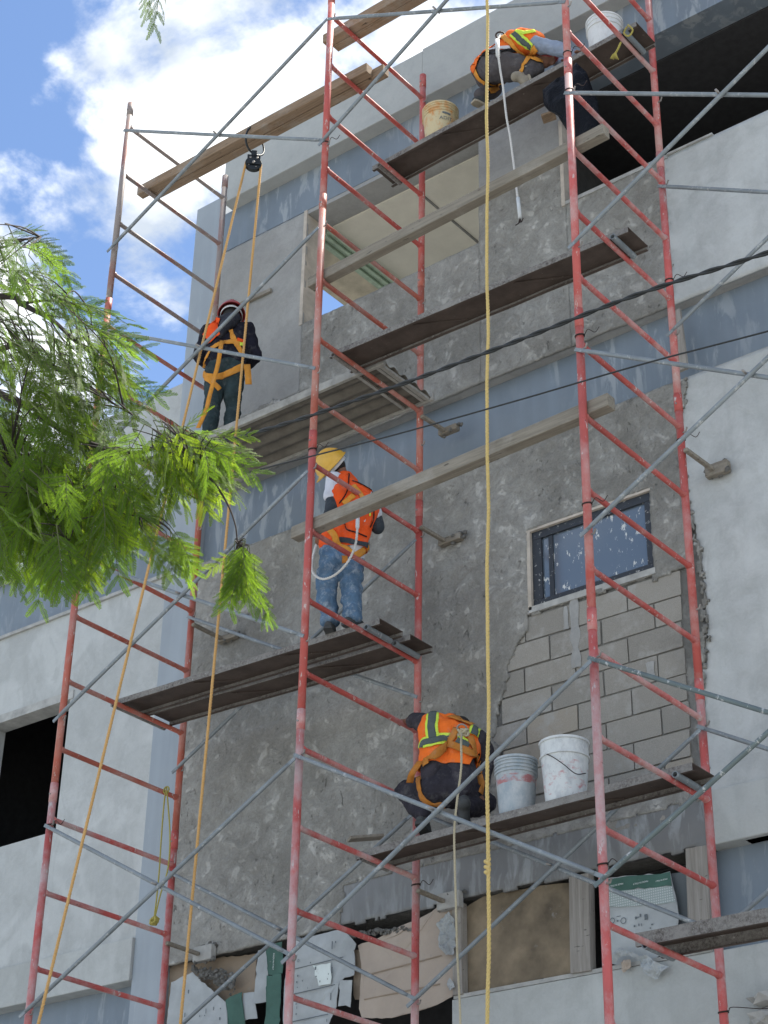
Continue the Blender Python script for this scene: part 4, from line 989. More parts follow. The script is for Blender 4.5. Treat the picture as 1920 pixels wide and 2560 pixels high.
bucket('grey bucket with red print beside the squatting worker', (g1.x, .985, PP4(g1.x, 0, .058).z), .150, .43, 'bucket_grey', 4)
g2 = aty(1408, 1992, .95)
bucket('white cement stained bucket behind the right outer leg', (g2.x, .985, PP4(g2.x, 0, .058).z), .172, .46, 'bucket_stained', 1, [(-.05, -.17, .345), (.03, -.185, .29), (.11, -.18, .22), (.165, -.12, .16), (.17, 0, .2)])
# black bag hung from the top plank
def bag():
    pts = [(1440, 160), (1420, 185), (1385, 205), (1357, 225), (1360, 262), (1372, 280), (1395, 290), (1420, 330), (1450, 365), (1490, 360), (1506, 345), (1500, 300), (1495, 260), (1480, 215), (1465, 180)]
    bm = bmesh.new()
    cen = (1430, 265); n = len(pts); rings = []
    vs_ = []
    for side in (0, 1):
        for t in (1.0, .85, .6, .3):
            if side == 1 and t == 1.0: continue
            ring_ = []
            for i, (x, y) in enumerate(pts):
                xx, yy = cen[0] + (x - cen[0]) * t, cen[1] + (y - cen[1]) * t
                bulge = math.sqrt(max(0, 1 - t * t)) * .09
                p = aty(xx, yy, .74 + (-bulge if side == 0 else bulge)); p += Vector((noise.noise(p * 9), noise.noise(p * 9 + Vector((3, 0, 0))), noise.noise(p * 9 + Vector((0, 5, 0))))) * .022 * (1 if t < 1 else .3)
                ring_.append(bm.verts.new(p))
            rings.append((side, t, ring_))
    def bridge(a, b):
        for i in range(n): bm.faces.new((a[i], a[(i + 1) % n], b[(i + 1) % n], b[i]))
    f = [r for s_, t, r in rings if s_ == 0]; k_ = [r for s_, t, r in rings if s_ == 1]
    for a, b in zip(f, f[1:]): bridge(a, b)
    bridge(f[0], k_[0])
    for a, b in zip(k_, k_[1:]): bridge(a, b)
    bm.faces.new(f[-1]); bm.faces.new(k_[-1])
    bmesh.ops.triangulate(bm, faces=bm.faces)
    for _ in range(2): bmesh.ops.subdivide_edges(bm, edges=bm.edges[:], cuts=1); bmesh.ops.triangulate(bm, faces=bm.faces)
    for v in bm.verts:
        q = Vector((v.co.x * 3 + v.co.z * 2, v.co.y * 8, v.co.z * 1.5 - v.co.x)); v.co += Vector((.6, -1, .2)) * (.020 * noise.noise(q * 3.0) + .012 * abs(noise.noise(q * 7)))
    m = MB(); bm.verts.index_update(); m.v = [tuple(v.co) for v in bm.verts]; m.f = [tuple(v.index for v in f_.verts) for f_ in bm.faces]; bm.free()
    tag(m.build('plastic_bag', 'plastic_black', smooth=True), 'crumpled black plastic bag hanging from the top plank by the right frame', 'bag')
bag()
# yellow cord scraps at the right end of the top plank
m = helix_rope(spline([aty(1570, 62, .74), aty(1582, 75, .72), aty(1572, 90, .72), aty(1560, 82, .74), aty(1568, 66, .75)], 6), .008)
h2 = helix_rope(spline([aty(1552, 106, .74), aty(1545, 122, .73), aty(1537, 135, .74), aty(1528, 145, .74)], 6), .010); m.add(h2.v, h2.f)
for j in range(6):
    a = aty(1540, 130, .74); b = aty(1526 + j * 4, 147 + (j % 3), .74); m.tube([a, a.lerp(b, .5) + Vector((0, -.01, 0)), b], .004, 5)
tag(m.build('yellow_cord', 'rope_bright_yellow', smooth=True), 'frayed yellow cord tied at the right end of the top plank', 'cord')
# scrap boards at the left end of the bucket plank
sb_ = PP4(-.05, .10, 0); 
tag(MB().beam(aty(872, 2098, 1.0), aty(955, 2092, 1.22), .10, .022).build('scrap_board', 'timber_grey', bevel=.003), 'short scrap board lying across the left end of the bucket plank', 'board')
# worker's trowel float and bits on the right opening sill
tag(MB().obox(aty(1372, 292, 1.0), Vector((.055, .02, .01)), Vector((-.02, .05, 0)), Vector((0, 0, .012))).build('wood_float', 'timber_warm', bevel=.003), 'brown wooden float poking out under the black bag', 'tool')

# ================================================================== PEOPLE
def hull_cone(bm, p1, r1, p2, r2, sub=2):
    t = bmesh.new()
    for p, r in ((p1, r1), (p2, r2)):
        bmesh.ops.create_icosphere(t, subdivisions=sub, radius=r, matrix=Matrix.Translation(p))
    res = bmesh.ops.convex_hull(t, input=t.verts[:]); 
    dele = [e for e in res['geom_interior'] if isinstance(e, bmesh.types.BMVert)]
    if dele: bmesh.ops.delete(t, geom=dele, context='VERTS')
    me = bpy.data.meshes.new('t'); t.to_mesh(me); t.free(); bm.from_mesh(me); bpy.data.meshes.remove(me)
def ellip(bm, c, ax, ay, az):
    M_ = Matrix((ax, ay, az)).transposed().to_4x4(); M_.translation = Vector(c)
    bmesh.ops.create_icosphere(bm, subdivisions=3, radius=1, matrix=M_)
def blob(name, mat, parent, cones=(), ells=(), voxel=.012, smooth=6, fold=0.0, ffreq=9, cut=None, stretch=(1, 1, .45)):
    bm = bmesh.new()
    for p1, r1, p2, r2 in cones: hull_cone(bm, Vector(p1), r1, Vector(p2), r2)
    for e in ells: ellip(bm, *e)
    me = bpy.data.meshes.new(name); bm.to_mesh(me); bm.free()
    o = bpy.data.objects.new(name, me); COL.objects.link(o)
    md = o.modifiers.new('r', 'REMESH'); md.mode = 'VOXEL'; md.voxel_size = voxel
    md = o.modifiers.new('s', 'SMOOTH'); md.factor = .5; md.iterations = smooth
    dg = bpy.context.evaluated_depsgraph_get(); m2 = bpy.data.meshes.new_from_object(o.evaluated_get(dg)); bpy.data.objects.remove(o)
    bm = bmesh.new(); bm.from_mesh(m2)
    if fold:
        bm.normal_update()
        for v in bm.verts:
            q = Vector((v.co.x * stretch[0], v.co.y * stretch[1], v.co.z * stretch[2])) * ffreq
            v.co += v.normal * fold * 1.45 * (noise.noise(q + Vector((noise.noise(v.co * 4) * 2, 0, 0))) + .6 * abs(noise.noise(v.co * ffreq * 1.8)))
    if cut:
        for co, no in cut:
            bmesh.ops.bisect_plane(bm, geom=bm.verts[:] + bm.edges[:] + bm.faces[:], plane_co=co, plane_no=no, clear_outer=True)
    o0 = origin_of(parent)
    bmesh.ops.translate(bm, verts=bm.verts, vec=-o0)
    bm.to_mesh(m2); bm.free(); m2.name = name; m2.materials.clear(); m2.materials.append(MATS[mat]); m2.polygons.foreach_set('use_smooth', [True] * len(m2.polygons))
    o = bpy.data.objects.new(name, m2); COL.objects.link(o); o.parent = parent
    if cut: md = o.modifiers.new('t', 'SOLIDIFY'); md.thickness = .006; md.offset = -1
    return o
def bvh_of(objs):
    vs_, fs = [], []
    for o in objs:
        off = origin_of(o.parent) + Vector(o.location); n = len(vs_); vs_ += [v.co + off for v in o.data.vertices]; fs += [tuple(i + n for i in p.vertices) for p in o.data.polygons]
    return BVHTree.FromPolygons(vs_, fs)
def strap(name, mat, parent, bvh, pxpts, width, off=.007, n=7, cols=5, thick=.003):
    """webbing laid on the body along a line of photograph pixels"""
    P = spline([Vector((x, y, 0)) for x, y in pxpts], n); pts = []
    for p in P:
        h = bvh.ray_cast(CP, ray(p.x, p.y).normalized())
        if h[0] is not None: pts.append((h[0], h[1]))
    if len(pts) < 2: return None
    L = [p for p, _ in pts]; sm = [L[0]] + [(L[i - 1] + L[i] * 2 + L[i + 1]) / 4 for i in range(1, len(L) - 1)] + [L[-1]]
    m = MB()
    for i, p in enumerate(sm):
        t = (sm[min(i + 1, len(sm) - 1)] - sm[max(0, i - 1)]).normalized(); nn = pts[i][1]; sd = t.cross(nn).normalized()
        for j in range(cols):
            q = p + sd * width * (j / (cols - 1) - .5); near = bvh.find_nearest(q)
            nq = near[1] if near[1].dot(nn) > .2 else nn
            m.v.append(tuple(near[0] + nq * off))
    for i in range(len(sm) - 1):
        for j in range(cols - 1): a = i * cols + j; m.f.append((a, a + 1, a + cols + 1, a + cols))
    return m.build(name, mat, parent, smooth=True, solid=thick)
def patch(name, mat, parent, bvh, px, off=.008, n=10):
    """a piece of cloth lying on the body inside an outline of photograph pixels"""
    c = (sum(p[0] for p in px) / len(px), sum(p[1] for p in px) / len(px)); m = MB(); N = len(px) * 4; outl = []
    for a, b in zip(px, px[1:] + px[:1]):
        for i in range(4): outl.append((a[0] + (b[0] - a[0]) * i / 4, a[1] + (b[1] - a[1]) * i / 4))
    h0 = bvh.ray_cast(CP, ray(*c).normalized()); last = h0[0] if h0[0] is not None else bvh.find_nearest(aty(c[0], c[1], 1.0))[0]; dist_ = (last - CP).length
    for r in range(n + 1):
        for x, y in outl:
            t = r / n; h = bvh.ray_cast(CP, ray(c[0] + (x - c[0]) * t, c[1] + (y - c[1]) * t).normalized())
            if h[0] is not None: last = h[0] + h[1] * off; dist_ = h[3]
            elif last is not None:
                g_ = CP + ray(c[0] + (x - c[0]) * t, c[1] + (y - c[1]) * t).normalized() * dist_; nr = bvh.find_nearest(g_); last = nr[0] + nr[1] * off; dist_ = (last - CP).length
            m.v.append(tuple(last))
    for r in range(n):
        for i in range(N): a = r * N + i; b = r * N + (i + 1) % N; m.f.append((a, b, b + N, a + N))
    return m.build(name, mat, parent, smooth=True, solid=.003)
def head_parts(T, c, face, upv, skin='skin_brown', hair='hair_black', s=1.0):
    """cones and ellipsoids of a head with nose, ears, brow and chin; returns lists for the body blob"""
    f = face.normalized(); u = (upv - f * upv.dot(f)).normalized(); r = f.cross(u)
    E = [(c, r * .076 * s, f * .094 * s, u * .108 * s), (c + f * .03 * s - u * .055 * s, r * .058 * s, f * .062 * s, u * .062 * s)]
    K = [(c + f * .09 * s + u * .01 * s, .012 * s, c + f * .108 * s - u * .022 * s, .014 * s), (c + f * .085 * s - u * .058 * s + r * .018 * s, .009 * s, c + f * .085 * s - u * .058 * s - r * .018 * s, .009 * s)]
    for q in (-1, 1):
        E.append((c + r * q * .080 * s - f * .005 * s - u * .01 * s, r * .010 * s, f * .018 * s, u * .030 * s))
        K.append((c + f * .082 * s + u * .022 * s + r * q * .03 * s, .010 * s, c + f * .078 * s + u * .022 * s + r * q * .045 * s, .010 * s))
    return E, K, f, u, r
def hand_cones(w_, d, palm_n, curl=.6, s=1.0, side=1):
    """palm, four unequal curled fingers and a thumb leaving the side of the palm"""
    d = d.normalized(); pn = (palm_n - d * palm_n.dot(d)).normalized(); sd = d.cross(pn) * side
    K = []
    for q in (-.026, -.009, .009, .026):
        K.append((w_ + sd * q * .6 * s, .015 * s, w_ + d * .075 * s + sd * q * s, .0125 * s))
    for i, (q, L) in enumerate(((-.029, .058), (-.010, .074), (.010, .070), (.029, .052))):
        b0 = w_ + d * .078 * s + sd * q * s; d1 = (d + pn * curl * .6).normalized(); b1 = b0 + d1 * L * .45 * s; d2 = (d + pn * curl * 1.7).normalized(); b2 = b1 + d2 * L * .32 * s; d3 = (d * .3 + pn * curl * 2.2).normalized(); b3 = b2 + d3 * L * .25 * s
        K += [(b0, .0095 * s, b1, .0088 * s), (b1, .0088 * s, b2, .008 * s), (b2, .008 * s, b3, .007 * s)]
    t0 = w_ + d * .022 * s - sd * .028 * s; t1 = t0 + (d * .6 - sd * .7 + pn * .3).normalized() * .035 * s; t2 = t1 + (d * .9 - sd * .1 + pn * .5).normalized() * .028 * s
    K += [(t0, .013 * s, t1, .0105 * s), (t1, .0105 * s, t2, .0085 * s)]
    return K
def torso_cones(pel, chest, neck, lsh, rsh, fwd, w0=.085, w1=.095, r0=.105, r1=.115, add=0.0):
    sd = (rsh - lsh).normalized(); mid = (pel + chest) / 2; K = []
    for q in (-1, 1):
        K.append((pel + sd * q * w0, r0 + add, mid + sd * q * w0 * .85, r0 * .97 + add)); K.append((mid + sd * q * w0 * .85, r0 * .97 + add, chest + sd * q * w1, r1 + add))
    K.append((lsh.lerp(rsh, .12) , .068 + add, rsh.lerp(lsh, .12), .068 + add)); K.append((chest, r1 + add, neck - (neck - chest).normalized() * .05, .07 + add))
    for sh, q in ((lsh, -1), (rsh, 1)): K.append((chest + sd * q * w1 * .8, r1 * .85 + add, sh.lerp(chest, .15), .066 + add))
    return K
def shoe(T, ank, toe_dir, upv, mat, sole='sole_beige', s=1.0, name='boot'):
    d = toe_dir.normalized(); u = (upv - d * upv.dot(d)).normalized(); r = d.cross(u); b = ank - u * .075 * s
    o = blob(name, mat, T, [(ank + u * .03, .050 * s, ank - u * .02 * s, .047 * s), (b - d * .055 * s + u * .03 * s, .037 * s, b + d * .09 * s + u * .028 * s, .040 * s), (b + d * .09 * s + u * .026 * s, .040 * s, b + d * .150 * s + u * .020 * s, .034 * s), (ank, .045 * s, b + d * .10 * s + u * .035 * s, .040 * s)], voxel=.010, smooth=3)
    m = MB(); prof = [(-.092, .030), (-.06, .040), (0, .036), (.09, .046), (.15, .040), (.182, .018)]
    out = [b + d * x * s + r * y * s for x, y in prof] + [b + d * x * s - r * y * s for x, y in reversed(prof)]
    n = len(out); m.add([p - u * .012 * s for p in out] + [p + u * .012 * s for p in out], [tuple(range(n)), tuple(range(2 * n - 1, n - 1, -1))] + [(i, (i + 1) % n, (i + 1) % n + n, i + n) for i in range(n)])
    m.build('sole', sole, o, bevel=.003); return o
def helmet(T, c, f, u, mat, r=.125, brim=.045, band='band_white'):
    f = f.normalized(); u = (u - f * u.dot(f)).normalized(); rt = f.cross(u); m = MB(); seg = 36; rows = 9
    for i in range(rows + 1):
        a = math.pi / 2 * i / rows
        for j in range(seg):
            q = 2 * math.pi * j / seg; k_ = math.cos(a) ; p = f * math.cos(q) * r * 1.14 * k_ + rt * math.sin(q) * r * .98 * k_ + u * r * 1.02 * math.sin(a)
            if i == rows: p = u * r * 1.02
            m.v.append(tuple(c + p))
    for i in range(rows):
        for j in range(seg): a = i * seg + j; b = i * seg + (j + 1) % seg; m.f.append((a, b, b + seg, a + seg))
    base = len(m.v)
    for j in range(seg):
        q = 2 * math.pi * j / seg; ex = 1 + (.10 + (.34 if math.cos(q) > .3 else 0) * max(0, math.cos(q) - .3) / .7)
        m.v.append(tuple(c + f * math.cos(q) * r * 1.14 * ex + rt * math.sin(q) * r * .98 * (1 + .09) - u * (.012 + .012 * max(0, math.cos(q)))))
    for j in range(seg): m.f.append((j, (j + 1) % seg, base + (j + 1) % seg, base + j))
    o = m.build('hard_hat', mat, T, smooth=True, solid=.005)
    rd = MB(); 
    for q0 in (-.25, 0, .25):
        rd.tube([c + f * math.cos(t) * r * 1.145 + u * r * 1.03 * math.sin(t) + rt * q0 * r * .8 * math.sin(t) for t in [math.pi * (.12 + .76 * i / 14) for i in range(15)]], .006, 6)
    rd.build('ridge', mat, o, smooth=True)
    bnd = MB(); n = 28; w_ = .014
    for i in range(n + 1):
        q = 2 * math.pi * i / n
        for h_ in (-w_ - .03, w_ - .03): bnd.v.append(tuple(c + f * math.cos(q) * r * .98 + rt * math.sin(q) * r * .84 + u * h_))
    bnd.f = [(2 * i, 2 * i + 2, 2 * i + 3, 2 * i + 1) for i in range(n)]
    bnd.build('head_band', band, o, smooth=True, solid=.003)
    return o

# ---- worker at left, standing with his back to us, dark hoodie and red helmet
def zp2(x, y): return (440 + .1673 * x, 710 + .1673 * y)
def worker_left():
    f = Vector((-.60, .80, 0)); r = Vector((.80, .60, 0)); u = Vector((0, 0, 1))
    base = aty(551, 1095, .86); base.z = DECKZ + .012
    T = thing('person', 'worker in dark hoodie, red helmet and orange harness standing at left', 'person', base, 'workers on the scaffold')
    P = lambda a, b, c: base + r * a + f * b + u * c
    lank, rank = P(-.105, -.02, .085), P(.095, .02, .085); lkn, rkn = P(-.10, .035, .43), P(.09, .055, .43); lhip, rhip = P(-.095, 0, .80), P(.085, 0, .80)
    pel, chest, neck = P(0, 0, .86), P(-.0, .02, 1.16), P(.005, .03, 1.33); lsh, rsh = P(-.185, .01, 1.27), P(.185, .01, 1.29)
    lel, rel = P(-.27, .06, 1.02), P(.27, .04, 1.00); lha, rha = P(-.13, .27, .98), P(.12, .27, .98); hd = P(.01, .075, 1.475)
    hf = (f * .9 - u * .42 - r * .1).normalized()
    E, K, ff, uu, rr_ = head_parts(T, hd, hf, u)
    K += [(neck - u * .03, .056, hd - uu * .03 - ff * .02, .056)] + hand_cones(lha, (f + r * .3).normalized(), -u, .6) + hand_cones(rha, (f - r * .3).normalized(), -u, .6, side=-1)
    body = blob('body', 'skin_brown', T, K, E, .008, 3)
    hair = blob('hair', 'hair_black', T, [], [(hd - ff * .014 + uu * .02, rr_ * .084, ff * .092, uu * .105)], .01, 3)
    tr = blob('trousers', 'trousers_teal', T, [(lhip, .098, lkn, .078), (lkn, .078, lank + u * .02, .066), (rhip, .098, rkn, .078), (rkn, .078, rank + u * .02, .066), (lhip + u * .05, .10, rhip + u * .05, .10), (pel - r * .07, .105, pel + r * .07, .105)], voxel=.012, smooth=5, fold=.012, ffreq=11, stretch=(.6, .6, 1.2))
    sh = blob('hoodie', 'dark_hoodie', T, torso_cones(pel + u * .06, chest, neck, lsh, rsh, f, add=.012) + [(lsh, .072, lel, .062), (lel, .062, lha - f * .03, .046), (rsh, .072, rel, .062), (rel, .062, rha - f * .03, .046)], voxel=.012, smooth=5, fold=.012, ffreq=10, stretch=(.7, .7, 1.1))
    hood = blob('hood', 'hood_grey', T, [(P(-.05, -.085, 1.33), .055, P(.07, -.08, 1.36), .06), (P(-.02, -.125, 1.24), .05, P(.03, -.11, 1.30), .06), (P(-.05, -.13, 1.14), .035, P(-.02, -.13, 1.22), .05)], voxel=.012, smooth=5, fold=.012)
    for a, s_ in ((lank, -1), (rank, 1)): shoe(T, a, f + r * .15 * s_, u, 'boot_dark', 'boot_dark')
    helmet(T, hd + uu * .048 - ff * .01, (ff + uu * .10), uu, 'helmet_red', .125)
    bv = bvh_of([tr, sh, hood])
    Q = lambda *p: [zp2(*q) for q in p]
    patch('vest_flap', 'vest_orange_deep', T, bv, Q((600, 500), (665, 520), (640, 620), (655, 750), (560, 850), (490, 900), (480, 830), (400, 760), (480, 650)), .014)
    W = 'harness_webbing'
    strap('harness_strap', W, T, bv, Q((810, 670), (860, 820), (930, 950), (1010, 1090)), .050, .010)
    strap('harness_strap', W, T, bv, Q((530, 970), (640, 900), (760, 870), (880, 865), (1010, 890)), .046, .010)
    strap('harness_strap', W, T, bv, Q((560, 940), (490, 1040), (450, 1120), (425, 1240)), .034, .010)
    strap('harness_strap', W, T, bv, Q((400, 1320), (470, 1385), (620, 1390), (760, 1345), (880, 1290), (1000, 1230)), .062, .010)
    strap('harness_strap', W, T, bv, Q((440, 1400), (540, 1470), (610, 1530), (650, 1580)), .045, .010)
    strap('vest_trim', 'vest_orange_deep', T, bv, Q((910, 830), (970, 850), (1020, 865)), .03, .012)
    strap('vest_trim', 'lime_tape', T, bv, Q((950, 900), (1020, 905)), .03, .012)
    # the free tail of webbing hanging down in front
    a = bv.ray_cast(CP, ray(*zp2(690, 860)).normalized())[0]; tail = [a - f * .02]
    for (x, y), yy in (((660, 1000), .62), ((630, 1180), .60), ((575, 1400), .58), ((500, 1680), .56), ((450, 1880), .54), ((330, 2150), .50)): tail.append(aty(*zp2(x, y), yy))
    tp = spline(tail, 6); m = MB()
    for i, p in enumerate(tp):
        wv = r * .020; m.v += [tuple(p - wv), tuple(p + wv)]
    m.f = [(2 * i, 2 * i + 1, 2 * i + 3, 2 * i + 2) for i in range(len(tp) - 1)]; m.build('webbing_tail', W, T, smooth=True, solid=.004)
    fl = [aty(*zp2(1060, 1200), .93), aty(*zp2(1075, 1330), .90), aty(*zp2(1085, 1500), .90)]; m = MB()
    for p in spline(fl, 5): m.v += [tuple(p - r * .03), tuple(p + r * .03)]
    m.f = [(2 * i, 2 * i + 1, 2 * i + 3, 2 * i + 2) for i in range(len(m.v) // 2 - 1)]; m.build('webbing_tail', W, T, smooth=True, solid=.004)
worker_left()

# ---- worker in the middle, yellow helmet, jeans
def zp3(x, y): return (750 + .217 * x, 1110 + .217 * y)
def worker_mid():
    u = Vector((0, 0, 1)); PZ = zk(10) + RR + .05
    J = lambda x, y, Y: aty(*zp3(x, y), Y)
    lank, rank = J(345, 2040, .66), J(605, 1975, .70); lank.z = rank.z = PZ + .085
    T = thing('person', 'worker with yellow helmet, orange vest and blue jeans on the double plank', 'person', ((lank + rank) / 2 - u * .085), 'workers on the scaffold')
    lkn, rkn = J(290, 1660, .62), J(590, 1650, .72); lhip, rhip = J(375, 1330, .62), J(600, 1300, .74)
    pel = (lhip + rhip) / 2 + u * .05; chest = J(600, 690, .64); neck = J(500, 390, .64); lsh, rsh = J(395, 420, .54), J(790, 640, .74)
    lel, rel = J(350, 790, .46), J(900, 960, .84); lwr = J(250, 1000, .52); rwr = J(820, 900, 1.08); hd = J(395, 270, .60)
    hu = (UP * .62 - RIGHT * .70 - FWD * .12).normalized(); hf = (-RIGHT * .62 - UP * .55 + FWD * .5).normalized(); f = Vector((-.55, .83, 0)).normalized()
    E, K, ff, uu, rr_ = head_parts(T, hd, hf, hu, s=.98)
    K += [(neck - u * .02, .055, hd - uu * .03 - ff * .03, .054), (lel, .040, lwr, .030), (rel, .040, rwr, .030)]
    K += hand_cones(lwr, (J(215, 1130, .55) - lwr), f, .7) + hand_cones(rwr, Vector((-.3, .9, .1)), -u, .5, side=-1)
    blob('body', 'skin_brown', T, K, E, .008, 3)
    blob('hair', 'hair_black', T, [], [(hd - ff * .016 + uu * .012, rr_ * .083, ff * .090, uu * .100)], .01, 3)
    tr = blob('jeans', 'jeans_blue', T, [(lhip, .108, lkn, .085), (lkn, .085, lank + u * .02, .072), (rhip, .105, rkn, .085), (rkn, .085, rank + u * .02, .075), (lhip + u * .05, .105, rhip + u * .05, .105), (lhip - u * .02, .10, rhip - u * .02, .10)], voxel=.012, smooth=4, fold=.014, ffreq=12, stretch=(.5, .5, 1.4))
    tc_ = torso_cones(pel + u * .03, chest, neck, lsh, rsh, f, add=.008)
    sh = blob('shirt', 'shirt_white', T, tc_ + [(lsh, .076, lsh.lerp(lel, .5), .074), (rsh, .074, rsh.lerp(rel, .55), .074)], voxel=.012, smooth=4, fold=.010, ffreq=11)
    blob('arm_sleeve', 'sleeve_charcoal', T, [(lsh.lerp(lel, .3), .058, lel, .052), (lel, .052, lel.lerp(lwr, .35), .046)], voxel=.011, smooth=4, fold=.006)
    blob('arm_sleeve', 'sleeve_charcoal', T, [(rsh.lerp(rel, .3), .058, rel, .058), (rel, .058, rel.lerp(rwr, .8), .044)], voxel=.011, smooth=4, fold=.006)
    ax = (neck - pel).normalized(); hem = pel + ax * .015
    ve = blob('vest', 'vest_orange_deep', T, torso_cones(pel + u * .03, chest, neck, lsh.lerp(rsh, .10), rsh.lerp(lsh, .08), f, add=.022), voxel=.012, smooth=5, fold=.010, ffreq=9, cut=[(hem, -ax)])
    for a, d in ((lank, Vector((-.5, .86, 0))), (rank, Vector((.15, 1, 0)))): shoe(T, a, d, u, 'boot_dark', 'boot_dark')
    helmet(T, hd + uu * .035, ff, uu, 'helmet_yellow', .130)
    bv = bvh_of([tr, sh, ve]); Q = lambda *p: [zp3(*q) for q in p]
    for pts in (((560, 350), (555, 480), (520, 590), (450, 690)), ((600, 430), (660, 450), (740, 490), (820, 540)), ((505, 890), (540, 980), (640, 1020), (760, 1070)), ((830, 560), (845, 700), (840, 850), (800, 960))):
        strap('vest_binding', 'belt_black', T, bv, Q(*pts), .010, .010)
    strap('harness_strap', 'harness_webbing', T, bv, Q((620, 590), (560, 640), (500, 690)), .045, .009)
    strap('harness_strap', 'harness_webbing', T, bv, Q((610, 480), (680, 560), (740, 650)), .04, .010)
    strap('lime_strip', 'lime_tape', T, bv, Q((800, 740), (800, 830)), .014, .011)
    strap('harness_strap', 'harness_webbing', T, bv, Q((340, 980), (400, 1060), (430, 1150), (540, 1210), (640, 1290)), .05, .010)
    strap('harness_strap', 'harness_webbing', T, bv, Q((640, 1290), (710, 1240), (785, 1200)), .058, .010)
    strap('harness_strap', 'harness_webbing_brown', T, bv, Q((510, 1290), (520, 1370)), .05, .008)
    strap('belt', 'sleeve_charcoal', T, bv, Q((450, 1100), (560, 1115), (680, 1150), (780, 1165)), .045, .006)
    # the white lanyard looping from the back down to the left hip
    lan = [bv.ray_cast(CP, ray(*zp3(672, 820)).normalized())[0] + Vector((.02, -.03, 0))]
    for (x, y), Y in (((662, 960), .44), ((645, 1130), .44), ((600, 1270), .42), ((520, 1400), .40), ((400, 1510), .38), ((270, 1555), .38), ((170, 1510), .40), ((135, 1420), .42), ((150, 1290), .44), ((185, 1160), .48)): lan.append(J(x, y, Y))
    helix_rope(spline(lan, 8), .0105).build('lanyard', 'rope_white', T, smooth=True)
    MB().tube([lan[0], lan[1]], .016, 10).build('lanyard_sleeve', 'band_white', T, smooth=True)
worker_mid()

